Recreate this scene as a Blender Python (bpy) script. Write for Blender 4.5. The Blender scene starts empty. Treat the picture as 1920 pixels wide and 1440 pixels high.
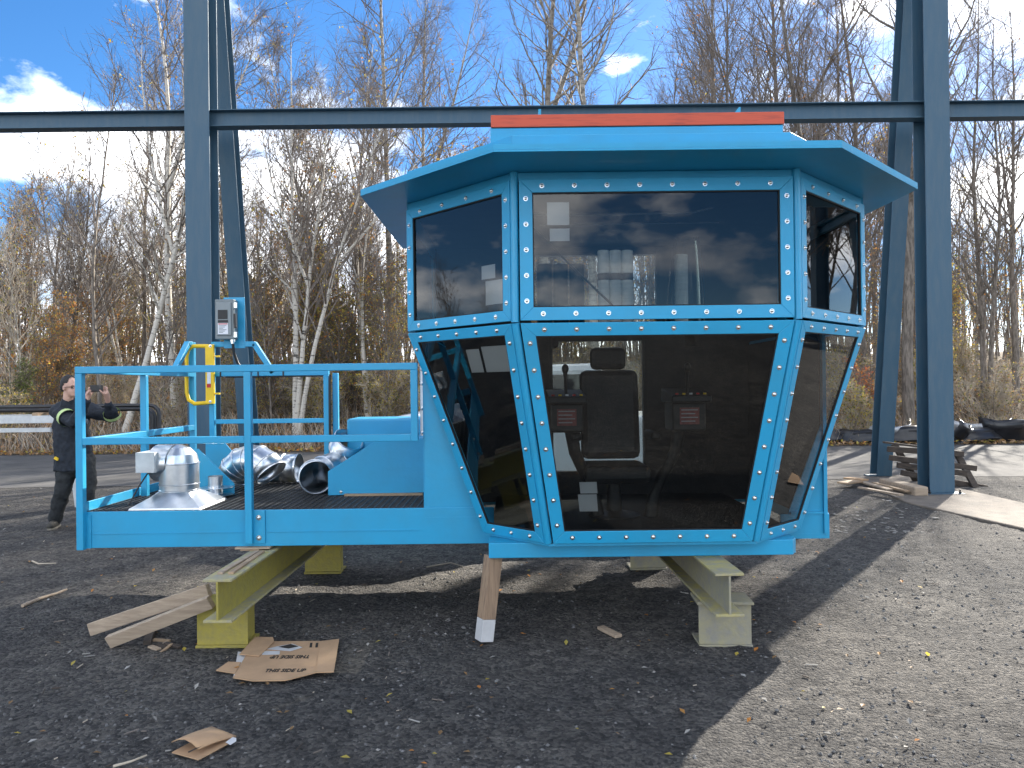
import bpy, math, random
from mathutils import Vector, Matrix, Quaternion, noise as mnoise
R = math.radians
random.seed(11)
scene = bpy.context.scene
COL = scene.collection

# ------------------------------------------------------------------ camera, sky, sun, exposure
F = 1420.0; CAMH = 1.65
ROLL = 0.012; PITCH = 0.0028
c_right = Vector((1, 0, -ROLL)).normalized()
c_fwd = Vector((0, 1, PITCH)).normalized()
c_up = c_right.cross(c_fwd).normalized()
cam_d = bpy.data.cameras.new('camera'); cam = bpy.data.objects.new('camera', cam_d); COL.objects.link(cam)
cam_d.sensor_width = 36; cam_d.lens = 36 * F / 1920; cam_d.clip_start = .05; cam_d.clip_end = 2000
cam.matrix_world = Matrix(((c_right.x, c_up.x, -c_fwd.x, 0), (c_right.y, c_up.y, -c_fwd.y, 0), (c_right.z, c_up.z, -c_fwd.z, CAMH), (0, 0, 0, 1)))
scene.camera = cam
SUN_AZ, SUN_EL = R(37.5), R(28.0)      # azimuth clockwise from +Y (the way the camera looks)
world = bpy.data.worlds.new('World'); scene.world = world; world.use_nodes = True
wn = world.node_tree.nodes; wl = world.node_tree.links
wn.clear()
w_out = wn.new('ShaderNodeOutputWorld'); w_bg = wn.new('ShaderNodeBackground'); w_bg.inputs['Strength'].default_value = .14
sky = wn.new('ShaderNodeTexSky'); sky.sky_type = 'NISHITA'; sky.sun_disc = False
sky.sun_elevation = SUN_EL; sky.sun_rotation = SUN_AZ; sky.air_density = .8; sky.dust_density = .2; sky.ozone_density = 4.0
tc = wn.new('ShaderNodeTexCoord')
mp = wn.new('ShaderNodeMapping'); mp.inputs['Scale'].default_value = (1, 1, 1.9); mp.inputs['Location'].default_value = (1.4, .2, .3)
wl.new(tc.outputs['Generated'], mp.inputs['Vector'])
cn = wn.new('ShaderNodeTexNoise'); cn.inputs['Scale'].default_value = 3.1; cn.inputs['Detail'].default_value = 9; cn.inputs['Roughness'].default_value = .55
wl.new(mp.outputs[0], cn.inputs['Vector'])
cr = wn.new('ShaderNodeValToRGB'); cr.color_ramp.elements[0].position = .49; cr.color_ramp.elements[1].position = .585
sxyz = wn.new('ShaderNodeSeparateXYZ'); wl.new(tc.outputs['Generated'], sxyz.inputs[0])
low = wn.new('ShaderNodeMapRange'); low.interpolation_type = 'SMOOTHSTEP'; low.inputs['From Min'].default_value = .02; low.inputs['From Max'].default_value = .56; low.inputs['To Min'].default_value = .085; low.inputs['To Max'].default_value = 0
wl.new(sxyz.outputs['Z'], low.inputs['Value'])
cadd = wn.new('ShaderNodeMath'); cadd.operation = 'ADD'; wl.new(cn.outputs['Fac'], cadd.inputs[0]); wl.new(low.outputs[0], cadd.inputs[1])
wl.new(cadd.outputs[0], cr.inputs['Fac'])
cn2 = wn.new('ShaderNodeTexNoise'); cn2.inputs['Scale'].default_value = 7; cn2.inputs['Detail'].default_value = 6
wl.new(mp.outputs[0], cn2.inputs['Vector'])
cc = wn.new('ShaderNodeMixRGB'); cc.inputs['Color1'].default_value = (3.8, 4.1, 4.6, 1); cc.inputs['Color2'].default_value = (8.0, 8.0, 8.0, 1)
cr2 = wn.new('ShaderNodeValToRGB'); cr2.color_ramp.elements[0].position = .38; cr2.color_ramp.elements[1].position = .58
wl.new(cn2.outputs['Fac'], cr2.inputs['Fac']); wl.new(cr2.outputs['Color'], cc.inputs['Fac'])
hs = wn.new('ShaderNodeHueSaturation'); hs.inputs['Saturation'].default_value = 1.2; hs.inputs['Value'].default_value = .43
wl.new(sky.outputs['Color'], hs.inputs['Color'])
mx = wn.new('ShaderNodeMixRGB'); wl.new(cr.outputs['Color'], mx.inputs['Fac'])
wl.new(hs.outputs['Color'], mx.inputs['Color1']); wl.new(cc.outputs['Color'], mx.inputs['Color2'])
wl.new(mx.outputs['Color'], w_bg.inputs['Color']); wl.new(w_bg.outputs[0], w_out.inputs['Surface'])

sun_d = bpy.data.lights.new('sun', 'SUN'); sun_d.energy = 3.9; sun_d.angle = R(.53); sun_d.color = (1, .93, .82)
sun = bpy.data.objects.new('sun', sun_d); COL.objects.link(sun)
to_sun = Vector((math.sin(SUN_AZ) * math.cos(SUN_EL), math.cos(SUN_AZ) * math.cos(SUN_EL), math.sin(SUN_EL)))
sun.rotation_euler = to_sun.to_track_quat('Z', 'Y').to_euler(); sun.location = (20, 30, 30)
vs = scene.view_settings; vs.view_transform = 'Standard'; vs.look = 'None'; vs.gamma = 1; vs.exposure = 2.0
scene.render.engine = 'CYCLES'
scene.cycles.max_bounces = 8; scene.cycles.transparent_max_bounces = 16

def P(u, v, Y):
    """point at distance Y (metres ahead) seen at photo pixel u, v"""
    d = c_right * ((u - 960) / F) + c_up * ((720 - v) / F) + c_fwd
    t = Y / d.y
    return Vector((0, 0, CAMH)) + d * t
def G(u, v, z=0.0):
    """point on the level z seen at photo pixel u, v"""
    d = c_right * ((u - 960) / F) + c_up * ((720 - v) / F) + c_fwd
    t = (z - CAMH) / d.z
    return Vector((0, 0, CAMH)) + d * t

# ------------------------------------------------------------------ mesh helpers
ORG = {}
class MB:
    def __init__(s): s.v = []; s.f = []; s.m = []
    def add(s, vs_, fs, mi=0):
        n = len(s.v); s.v += [tuple(p) for p in vs_]
        for f in fs: s.f.append(tuple(i + n for i in f)); s.m.append(mi)
        return s
    def hexa(s, p, mi=0):      # p: 4 bottom, 4 top
        return s.add(p, [(3, 2, 1, 0), (4, 5, 6, 7), (0, 1, 5, 4), (1, 2, 6, 5), (2, 3, 7, 6), (3, 0, 4, 7)], mi)
    def box(s, x0, x1, y0, y1, z0, z1, mi=0):
        return s.hexa([(x0, y0, z0), (x1, y0, z0), (x1, y1, z0), (x0, y1, z0), (x0, y0, z1), (x1, y0, z1), (x1, y1, z1), (x0, y1, z1)], mi)
    def obox(s, c, size, rot=None, mi=0):
        c = Vector(c); M = rot if rot is not None else Matrix.Identity(3)
        a, b, d = size[0] / 2, size[1] / 2, size[2] / 2
        return s.hexa([c + M @ Vector(q) for q in ((-a, -b, -d), (a, -b, -d), (a, b, -d), (-a, b, -d), (-a, -b, d), (a, -b, d), (a, b, d), (-a, b, d))], mi)
    def bar(s, p, q, w, h, up=(0, 0, 1), mi=0):
        p = Vector(p); q = Vector(q); d = (q - p).normalized(); up = Vector(up)
        if abs(d.dot(up)) > .98: up = Vector((0, 1, 0))
        sd = d.cross(up).normalized(); u2 = sd.cross(d).normalized()
        a = sd * w / 2; b = u2 * h / 2
        return s.hexa([p - a - b, p + a - b, q + a - b, q - a - b, p - a + b, p + a + b, q + a + b, q - a + b], mi)
    def prism(s, poly, vec, mi=0):
        vec = Vector(vec); n = len(poly); pts = [Vector(p) for p in poly] + [Vector(p) + vec for p in poly]
        fs = [tuple(range(n - 1, -1, -1)), tuple(range(n, 2 * n))]
        for i in range(n): j = (i + 1) % n; fs.append((i, j, j + n, i + n))
        return s.add(pts, fs, mi)
    def tube(s, pts, rad, n=6, caps=True, mi=0, sx=1.0):
        pts = [Vector(p) for p in pts]
        if not hasattr(rad, '__len__'): rad = [rad] * len(pts)
        vs_ = []; up = None
        for i, p in enumerate(pts):
            d = (pts[min(i + 1, len(pts) - 1)] - pts[max(i - 1, 0)])
            d = d.normalized() if d.length > 1e-9 else Vector((0, 0, 1))
            if up is None:
                up = Vector((1, 0, 0)) if abs(d.x) < .9 else Vector((0, 1, 0))
            a = (up - d * up.dot(d)).normalized(); b = d.cross(a); up = a
            for k in range(n):
                t = 2 * math.pi * k / n
                vs_.append(p + (a * math.cos(t) * sx + b * math.sin(t)) * rad[i])
        fs = []
        for i in range(len(pts) - 1):
            for k in range(n):
                k2 = (k + 1) % n
                fs.append((i * n + k, i * n + k2, (i + 1) * n + k2, (i + 1) * n + k))
        if caps: fs += [tuple(range(n - 1, -1, -1)), tuple((len(pts) - 1) * n + k for k in range(n))]
        return s.add(vs_, fs, mi)
    def lathe(s, prof, o, ax=(0, 0, 1), n=16, mi=0, caps=True):
        o = Vector(o); ax = Vector(ax).normalized()
        a = Vector((1, 0, 0)) if abs(ax.x) < .9 else Vector((0, 1, 0))
        a = (a - ax * a.dot(ax)).normalized(); b = ax.cross(a)
        vs_ = []
        for r, h in prof:
            for k in range(n):
                t = 2 * math.pi * k / n
                vs_.append(o + ax * h + (a * math.cos(t) + b * math.sin(t)) * r)
        fs = []
        for i in range(len(prof) - 1):
            for k in range(n):
                k2 = (k + 1) % n; fs.append((i * n + k, i * n + k2, (i + 1) * n + k2, (i + 1) * n + k))
        if caps: fs += [tuple(range(n - 1, -1, -1)), tuple((len(prof) - 1) * n + k for k in range(n))]
        return s.add(vs_, fs, mi)
    def ball(s, c, rx, ry, rz, n=12, m=8, rot=None, mi=0):
        c = Vector(c); M = rot if rot is not None else Matrix.Identity(3)
        vs_ = [c + M @ Vector((0, 0, -rz))]
        for i in range(1, m):
            t = math.pi * i / m
            for k in range(n):
                p = 2 * math.pi * k / n
                vs_.append(c + M @ Vector((rx * math.sin(t) * math.cos(p), ry * math.sin(t) * math.sin(p), -rz * math.cos(t))))
        vs_.append(c + M @ Vector((0, 0, rz))); L = len(vs_) - 1
        fs = [(0, 1 + (k + 1) % n, 1 + k) for k in range(n)]
        for i in range(m - 2):
            for k in range(n):
                k2 = (k + 1) % n; fs.append((1 + i * n + k, 1 + i * n + k2, 1 + (i + 1) * n + k2, 1 + (i + 1) * n + k))
        fs += [(L, 1 + (m - 2) * n + k, 1 + (m - 2) * n + (k + 1) % n) for k in range(n)]
        return s.add(vs_, fs, mi)
    def mesh(s, name, mats, off=(0, 0, 0), smooth=None):
        off = Vector(off)
        me = bpy.data.meshes.new(name)
        me.from_pydata([(x - off.x, y - off.y, z - off.z) for x, y, z in s.v], [], s.f)
        if not isinstance(mats, (list, tuple)): mats = [mats]
        for m in mats: me.materials.append(m)
        if len(mats) > 1: me.polygons.foreach_set('material_index', s.m)
        if smooth is not None:
            me.polygons.foreach_set('use_smooth', [True] * len(me.polygons))
            if smooth < 180: me.set_sharp_from_angle(angle=R(smooth))
        me.update()
        return me
    def build(s, name, mats, parent=None, smooth=None, bevel=0, at=None):
        if parent is not None: off = ORG[parent.name]
        elif at is not None: off = Vector(at)
        else:
            xs = [p[0] for p in s.v]; ys = [p[1] for p in s.v]; zs = [p[2] for p in s.v]
            off = Vector(((min(xs) + max(xs)) / 2, (min(ys) + max(ys)) / 2, min(zs)))
        o = bpy.data.objects.new(name, s.mesh(name, mats, off, smooth)); COL.objects.link(o)
        if parent is not None: o.parent = parent
        else: o.location = off
        ORG[o.name] = off
        if bevel:
            b = o.modifiers.new('bevel', 'BEVEL'); b.width = bevel; b.segments = 2; b.limit_method = 'ANGLE'; b.angle_limit = R(40)
        return o

def tag(o, label=None, cat=None, group=None, kind=None):
    if label: o['label'] = label
    if cat: o['category'] = cat
    if group: o['group'] = group
    if kind: o['kind'] = kind
    return o
def thing(name, loc, label, cat, group=None):
    o = bpy.data.objects.new(name, None); COL.objects.link(o); o.location = loc; o.empty_display_size = .1
    ORG[o.name] = Vector(loc)
    return tag(o, label, cat, group, 'thing')
def inst(name, mesh, parent, loc=(0, 0, 0), quat=None, scale=None):
    """object sharing a mesh; loc is a world point"""
    o = bpy.data.objects.new(name, mesh); COL.objects.link(o)
    l = Vector(loc)
    if parent is not None: o.parent = parent; l = l - ORG[parent.name]
    o.location = l
    if quat is not None: o.rotation_mode = 'QUATERNION'; o.rotation_quaternion = quat
    if scale is not None: o.scale = scale
    return o
def text_mesh(s, size, ext=.0006):
    cu = bpy.data.curves.new('txt', 'FONT'); cu.body = s; cu.size = size; cu.extrude = ext; cu.align_x = 'CENTER'; cu.align_y = 'CENTER'; cu.resolution_u = 2; cu.offset = size * .025
    ob = bpy.data.objects.new('txt', cu); COL.objects.link(ob)
    dg = bpy.context.evaluated_depsgraph_get(); me = bpy.data.meshes.new_from_object(ob.evaluated_get(dg))
    bpy.data.objects.remove(ob); bpy.data.curves.remove(cu)
    me.name = 'lettering'; me.materials.clear()
    return me
def bake(o, *mods):
    """apply the object's modifiers into its mesh"""
    dg = bpy.context.evaluated_depsgraph_get(); dg.update()
    me = bpy.data.meshes.new_from_object(o.evaluated_get(dg)); o.modifiers.clear(); o.data = me
    return o

# ------------------------------------------------------------------ materials
def mat(name, col, rough=.6, metal=0.0, var=.0, vscale=8.0, bump=0.0, bscale=60.0, col2=None, vdetail=5, spec=.5, coat=0.0, stretch=None, lo=.35, hi=.65):
    m = bpy.data.materials.new(name); m.use_nodes = True; nt = m.node_tree; b = nt.nodes['Principled BSDF']
    b.inputs['Roughness'].default_value = rough; b.inputs['Metallic'].default_value = metal
    b.inputs['Specular IOR Level'].default_value = spec
    if coat: b.inputs['Coat Weight'].default_value = coat; b.inputs['Coat Roughness'].default_value = .12
    c1 = tuple(col) + (1,)
    b.inputs['Base Color'].default_value = c1
    tcn = nt.nodes.new('ShaderNodeTexCoord'); src = tcn.outputs['Object']
    if stretch:
        mpn = nt.nodes.new('ShaderNodeMapping'); mpn.inputs['Scale'].default_value = stretch
        nt.links.new(src, mpn.inputs['Vector']); src = mpn.outputs[0]
    if var or col2:
        n = nt.nodes.new('ShaderNodeTexNoise'); n.inputs['Scale'].default_value = vscale; n.inputs['Detail'].default_value = vdetail; n.inputs['Roughness'].default_value = .6
        nt.links.new(src, n.inputs['Vector'])
        r = nt.nodes.new('ShaderNodeValToRGB'); r.color_ramp.elements[0].position = lo; r.color_ramp.elements[1].position = hi
        if col2: a, z = c1, tuple(col2) + (1,)
        else: a = tuple(x * (1 - var) for x in col) + (1,); z = tuple(min(1, x * (1 + var)) for x in col) + (1,)
        r.color_ramp.elements[0].color = a; r.color_ramp.elements[1].color = z
        nt.links.new(n.outputs['Fac'], r.inputs['Fac']); nt.links.new(r.outputs['Color'], b.inputs['Base Color'])
    if bump:
        n2 = nt.nodes.new('ShaderNodeTexNoise'); n2.inputs['Scale'].default_value = bscale; n2.inputs['Detail'].default_value = 5
        nt.links.new(src, n2.inputs['Vector'])
        bp = nt.nodes.new('ShaderNodeBump'); bp.inputs['Strength'].default_value = bump; bp.inputs['Distance'].default_value = .02
        nt.links.new(n2.outputs['Fac'], bp.inputs['Height']); nt.links.new(bp.outputs['Normal'], b.inputs['Normal'])
    return m
M = {}
M['blue'] = mat('blue_paint', (.014, .31, .55), .42, col2=(.024, .275, .46), vscale=3.2, vdetail=9, bump=.05, bscale=25, coat=.1, lo=.42, hi=.78)
M['navy'] = mat('slate_blue_steel', (.038, .094, .145), .55, col2=(.070, .115, .150), vscale=4, vdetail=9, stretch=(3, 3, .5), bump=.08, bscale=30, lo=.42, hi=.85)
M['orange'] = mat('orange_paint', (.55, .075, .03), .55, col2=(.33, .045, .025), vscale=5, stretch=(1, 6, 14), lo=.5, hi=.72)
M['yellow_gate'] = mat('yellow_paint', (.80, .52, .01), .42, var=.06)
M['yellow'] = mat('worn_yellow_paint', (.34, .285, .055), .7, col2=(.26, .225, .075), vscale=22, bump=.3, bscale=60, lo=.4, hi=.75)
M['pale_yellow'] = mat('scuffed_yellow_steel', (.31, .285, .18), .7, col2=(.25, .24, .20), vscale=18, bump=.25, bscale=40)
M['flange'] = mat('scuffed_flange', (.42, .36, .13), .7, col2=(.28, .27, .22), vscale=13, bump=.2, bscale=50)
M['galv'] = mat('galvanised_sheet', (.62, .65, .68), .30, 1.0, var=.10, vscale=14, bump=.012, bscale=9)
M['steel'] = mat('bright_zinc', (.72, .72, .70), .22, 1.0)
M['dark_steel'] = mat('dark_steel', (.018, .02, .022), .5, .3, var=.2)
M['grate'] = mat('grating_steel', (.045, .047, .05), .45, .4, var=.3, vscale=20)
M['black'] = mat('black_plastic', (.012, .012, .013), .5, var=.1)
M['rubber'] = mat('gasket_rubber', (.008, .008, .009), .7)
M['interior'] = mat('interior_lining', (.035, .035, .037), .8, var=.1)
M['seat'] = mat('seat_vinyl', (.014, .014, .015), .55, var=.15, bump=.1)
M['wood'] = mat('raw_lumber', (.42, .30, .19), .75, col2=(.27, .19, .12), vscale=4, stretch=(1, 1, 1), bump=.2, bscale=30)
M['wood_x'] = mat('weathered_lumber', (.42, .33, .24), .8, col2=(.30, .23, .165), vscale=5, stretch=(.8, 5, 9), bump=.3, bscale=20)
M['wood_z'] = mat('split_post_wood', (.36, .25, .16), .8, col2=(.22, .15, .10), vscale=5, stretch=(9, 9, .7), bump=.3, bscale=14)
M['pallet'] = mat('pallet_wood', (.085, .065, .05), .85, col2=(.045, .036, .03), vscale=6, stretch=(1, 5, 5), bump=.35, bscale=18)
M['card'] = mat('cardboard', (.42, .27, .155), .85, var=.10, vscale=6, bump=.08, bscale=40)
M['card_white'] = mat('pale_paper', (.50, .50, .50), .8, var=.08)
M['ink'] = mat('print_ink', (.03, .025, .02), .8)
M['white'] = mat('white_paint', (.72, .73, .74), .3, var=.04, coat=.5)
M['white_steel'] = mat('white_steel', (.55, .57, .57), .5, var=.12)
M['grey_box'] = mat('grey_enamel', (.17, .20, .21), .42, var=.05)
M['grey_light'] = mat('grey_enamel_cover', (.21, .24, .25), .42, var=.05)
M['label_white'] = mat('label_white', (.72, .73, .76), .5)
M['label_red'] = mat('label_red', (.5, .03, .03), .5)
M['plastic_wrap'] = mat('white_roll', (.75, .76, .74), .45, var=.05, bump=.4, bscale=10, stretch=(1, 1, 12))
M['concrete'] = mat('old_concrete', (.17, .143, .115), .9, col2=(.10, .088, .075), vscale=5, bump=.5, bscale=40)
M['skin'] = mat('skin', (.55, .33, .25), .5, var=.06)
M['hair'] = mat('dark_hair', (.018, .014, .012), .6, bump=.5, bscale=120)
M['jacket'] = mat('navy_jacket', (.014, .019, .028), .85, var=.3, vscale=20, bump=.3, bscale=35)
M['trouser'] = mat('dark_trousers', (.022, .025, .027), .9, var=.25, vscale=18, bump=.3, bscale=30)
M['grey_cloth'] = mat('grey_cloth', (.33, .33, .34), .9, var=.15)
M['hivis'] = mat('hi_vis_band', (.48, .62, .26), .5)
M['shoe'] = mat('boot', (.045, .042, .035), .8, var=.2)
M['shoe_sole'] = mat('boot_sole', (.22, .20, .16), .8)
M['tire'] = mat('tyre', (.014, .014, .014), .85)
M['carglass'] = mat('car_glass', (.02, .025, .03), .05, spec=.9)

def glass_mat(name, tint, ior):
    m = bpy.data.materials.new(name); m.use_nodes = True; nt = m.node_tree; nt.nodes.clear()
    o = nt.nodes.new('ShaderNodeOutputMaterial'); mx_ = nt.nodes.new('ShaderNodeMixShader'); fr = nt.nodes.new('ShaderNodeFresnel'); fr.inputs['IOR'].default_value = ior
    t = nt.nodes.new('ShaderNodeBsdfTransparent'); t.inputs['Color'].default_value = tuple(tint) + (1,)
    g = nt.nodes.new('ShaderNodeBsdfGlossy'); g.inputs['Roughness'].default_value = .012
    nz = nt.nodes.new('ShaderNodeTexNoise'); nz.inputs['Scale'].default_value = .8; bp = nt.nodes.new('ShaderNodeBump'); bp.inputs['Strength'].default_value = .03
    tcn = nt.nodes.new('ShaderNodeTexCoord'); nt.links.new(tcn.outputs['Object'], nz.inputs['Vector'])
    nt.links.new(nz.outputs['Fac'], bp.inputs['Height']); nt.links.new(bp.outputs['Normal'], g.inputs['Normal'])
    nt.links.new(fr.outputs[0], mx_.inputs['Fac']); nt.links.new(t.outputs[0], mx_.inputs[1]); nt.links.new(g.outputs[0], mx_.inputs[2]); nt.links.new(mx_.outputs[0], o.inputs['Surface'])
    return m
M['glass'] = glass_mat('tinted_glass', (.56, .59, .58), 1.62)
M['glass_clear'] = glass_mat('clear_glass', (.88, .9, .89), 1.4)

def mix_mat(name, bsdf_fn): pass

# ground: dark cinder gravel with paler dust
def ground_mat():
    m = bpy.data.materials.new('cinder_gravel'); m.use_nodes = True; nt = m.node_tree; b = nt.nodes['Principled BSDF']; N = nt.nodes.new; L = nt.links.new
    geo = N('ShaderNodeNewGeometry')
    def nz(scale, det=6, rough=.65):
        n = N('ShaderNodeTexNoise'); n.inputs['Scale'].default_value = scale; n.inputs['Detail'].default_value = det; n.inputs['Roughness'].default_value = rough; L(geo.outputs['Position'], n.inputs['Vector']); return n
    def ramp(src, p0, p1, a, z):
        r = N('ShaderNodeValToRGB'); r.color_ramp.elements[0].position = p0; r.color_ramp.elements[1].position = p1
        r.color_ramp.elements[0].color = tuple(a) + (1,); r.color_ramp.elements[1].color = tuple(z) + (1,); L(src, r.inputs['Fac']); return r
    big = ramp(nz(.55, 5).outputs['Fac'], .34, .66, (.070, .070, .072), (.145, .139, .131))
    mid = ramp(nz(7, 7, .7).outputs['Fac'], .34, .68, (.55, .55, .56), (1.25, 1.24, 1.22))
    vo = N('ShaderNodeTexVoronoi'); vo.inputs['Scale'].default_value = 52; L(geo.outputs['Position'], vo.inputs['Vector'])
    sep = N('ShaderNodeSeparateColor'); L(vo.outputs['Color'], sep.inputs[0])
    peb = ramp(sep.outputs[0], .1, 1.0, (.45, .45, .47), (1.9, 1.82, 1.7))
    m1 = N('ShaderNodeMixRGB'); m1.blend_type = 'MULTIPLY'; m1.inputs['Fac'].default_value = 1; L(big.outputs[0], m1.inputs[1]); L(mid.outputs[0], m1.inputs[2])
    m2 = N('ShaderNodeMixRGB'); m2.blend_type = 'MULTIPLY'; m2.inputs['Fac'].default_value = .8; L(m1.outputs[0], m2.inputs[1]); L(peb.outputs[0], m2.inputs[2])
    # leaf-covered soil beyond the road
    sx = N('ShaderNodeSeparateXYZ'); L(geo.outputs['Position'], sx.inputs[0])
    add = N('ShaderNodeMath'); add.operation = 'ADD'; L(sx.outputs['Y'], add.inputs[0])
    wob = N('ShaderNodeMath'); wob.operation = 'MULTIPLY'; wob.inputs[1].default_value = 1.6; L(nz(.9).outputs['Fac'], wob.inputs[0]); L(wob.outputs[0], add.inputs[1])
    st = N('ShaderNodeMapRange'); st.inputs['From Min'].default_value = 20.2; st.inputs['From Max'].default_value = 21.4; L(add.outputs[0], st.inputs['Value'])
    soil = ramp(nz(5, 8, .75).outputs['Fac'], .36, .66, (.055, .042, .026), (.23, .165, .095))
    m3 = N('ShaderNodeMixRGB'); L(st.outputs[0], m3.inputs['Fac']); L(m2.outputs[0], m3.inputs[1]); L(soil.outputs[0], m3.inputs[2])
    L(m3.outputs[0], b.inputs['Base Color']); b.inputs['Roughness'].default_value = .93; b.inputs['Specular IOR Level'].default_value = .3
    hgt = N('ShaderNodeMath'); hgt.operation = 'MULTIPLY_ADD'; hgt.inputs[1].default_value = -.9; L(vo.outputs['Distance'], hgt.inputs[0]); L(nz(70, 8, .75).outputs['Fac'], hgt.inputs[2])
    bp = N('ShaderNodeBump'); bp.inputs['Strength'].default_value = 1.0; bp.inputs['Distance'].default_value = .04; L(hgt.outputs[0], bp.inputs['Height']); L(bp.outputs[0], b.inputs['Normal'])
    return m
M['ground'] = ground_mat()
M['road'] = mat('worn_asphalt', (.115, .112, .11), .9, col2=(.08, .079, .078), vscale=1.3, bump=.35, bscale=45, spec=.15)
M['stone'] = mat('dark_stones', (.12, .118, .115), .9, var=.4, vscale=4)
M['stone_pale'] = mat('pale_stones', (.26, .25, .23), .9, var=.3, vscale=4)

# bark and leaves
def bark(name, a, b_, stretch=(6, 6, 1.2), vs_=3, lo=.4, hi=.6, bump=.5):
    return mat(name, a, .85, col2=b_, vscale=vs_, stretch=stretch, lo=lo, hi=hi, bump=bump, bscale=6)
M['birch'] = bark('birch_bark', (.05, .043, .036), (.58, .54, .47), (1.2, 1.2, 6.5), 2.6, .36, .44)
M['aspen'] = bark('aspen_bark', (.13, .115, .095), (.34, .31, .26), (1.5, 1.5, 4.0), 2.2, .38, .52)
M['darkbark'] = bark('dark_bark', (.11, .094, .078), (.25, .215, .18))
M['twig'] = mat('twigs', (.17, .142, .12), .8, var=.35, vscale=.8)
M['palebranch'] = mat('pale_branches', (.42, .36, .28), .8, var=.3, vscale=2)
def leaf(name, col, col2):
    m = mat(name, col, .6, col2=col2, vscale=2.5)
    b = m.node_tree.nodes['Principled BSDF']
    tr = m.node_tree.nodes.new('ShaderNodeBsdfTranslucent'); mx_ = m.node_tree.nodes.new('ShaderNodeMixShader'); mx_.inputs['Fac'].default_value = .45
    cl = b.inputs['Base Color'].links[0].from_socket; m.node_tree.links.new(cl, tr.inputs['Color'])
    out = m.node_tree.nodes['Material Output']
    m.node_tree.links.new(b.outputs[0], mx_.inputs[1]); m.node_tree.links.new(tr.outputs[0], mx_.inputs[2]); m.node_tree.links.new(mx_.outputs[0], out.inputs['Surface'])
    return m
M['l_yellow'] = leaf('yellow_leaves', (.58, .44, .07), (.42, .36, .09))
M['l_orange'] = leaf('orange_leaves', (.58, .22, .045), (.46, .27, .08))
M['l_brown'] = leaf('brown_leaves', (.36, .21, .09), (.26, .165, .08))
M['l_green'] = leaf('green_leaves', (.08, .12, .03), (.15, .17, .05))
M['l_red'] = leaf('red_leaves', (.45, .10, .05), (.40, .16, .07))
LEAFM = [M['l_yellow'], M['l_orange'], M['l_brown'], M['l_green'], M['l_red']]

# ------------------------------------------------------------------ the ground
def hz(x, y):
    """height of the terrain"""
    t = max(0.0, min(1.0, (y - 20.0) / 11.0)); h = 2.0 * t * t * (3 - 2 * t)
    if y > 30: h += (y - 30) * .045
    h = min(h, 7)
    if y > 20: h += .35 * (t) * mnoise.noise(Vector((x * .25, y * .3, 0)))
    return h
def micro(x, y):
    if y > 12.6 or y < 1.2: return 0
    k = min(1, (12.6 - y) / 1.2)
    return k * (.020 * mnoise.noise(Vector((x * 2.2, y * 2.2, 3))) + .012 * mnoise.noise(Vector((x * 9, y * 9, 7))) + .007 * mnoise.noise(Vector((x * 24, y * 24, 1))))
def gz(x, y): return hz(x, y) + micro(x, y)

def axis(segs):
    out = []
    for a, b, n in segs: out += [a + (b - a) * i / n for i in range(n)]
    return out + [segs[-1][1]]
xs = axis([(-420, -60, 12), (-60, -12, 24), (-12, -4.5, 50), (-4.5, 4.5, 220), (4.5, 12, 60), (12, 60, 24), (60, 420, 12)])
ys = axis([(-250, -20, 10), (-20, 1.2, 10), (1.2, 7.5, 190), (7.5, 12.8, 60), (12.8, 20, 10), (20, 34, 24), (34, 120, 22), (120, 700, 10)])
g = MB()
nx = len(xs)
g.v = [(x, y, gz(x, y)) for y in ys for x in xs]
g.f = [(j * nx + i, j * nx + i + 1, (j + 1) * nx + i + 1, (j + 1) * nx + i) for j in range(len(ys) - 1) for i in range(nx - 1)]
g.m = [0] * len(g.f)
tag(g.build('ground', M['ground'], smooth=180, at=(0, 0, 0)), kind='structure')
rd = MB(); n = 160
near, far = [], []
for i in range(n + 1):
    x = -60 + 140 * i / n
    near.append((x, 12.95 - .006 * x + .35 * mnoise.noise(Vector((x * .35, 1, 0))) + .12 * mnoise.noise(Vector((x * 1.7, 4, 0))), .006))
    far.append((x, 19.5 - .012 * x + .25 * mnoise.noise(Vector((x * .4, 9, 0))) + .12 * mnoise.noise(Vector((x * 1.9, 2, 0))), .006))
rd.add(near + far, [(i, i + 1, n + 2 + i, n + 1 + i) for i in range(n)])
tag(rd.build('road', M['road'], at=(0, 16, 0)), kind='structure')
# loose stones on the yard
def stone_shapes(rnd, s):
    a = [Vector((rnd.uniform(.6, 1.2), 0, 0)), Vector((0, rnd.uniform(.6, 1.2), 0)), Vector((-rnd.uniform(.6, 1.2), 0, 0)), Vector((0, -rnd.uniform(.6, 1.2), 0)), Vector((rnd.uniform(-.3, .3), rnd.uniform(-.3, .3), rnd.uniform(.4, .9))), Vector((0, 0, -.4))]
    return [p * s for p in a]
def scatter(name, mt, count, rnd, smin, smax, dens=None):
    b = MB(); k = 0
    while k < count:
        y = 1.9 + 10.7 * rnd.random() ** 1.9; x = rnd.uniform(-.8, .8) * y * 1.05
        if dens and rnd.random() > dens(x, y): continue
        s = smin + (smax - smin) * rnd.random() ** 7
        if y > 5: s *= 1.25
        a = rnd.uniform(0, 6.28); q = Matrix.Rotation(a, 3, 'Z'); z = gz(x, y) + s * .12
        b.add([(x + p.x, y + p.y, z + p.z) for p in (q @ w for w in stone_shapes(rnd, s))], [(0, 1, 4), (1, 2, 4), (2, 3, 4), (3, 0, 4), (1, 0, 5), (2, 1, 5), (3, 2, 5), (0, 3, 5)])
        k += 1
    return tag(b.build(name, mt, at=(0, 5, 0)), 'loose stones strewn over the dark cinder yard', 'gravel', kind='stuff')
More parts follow.
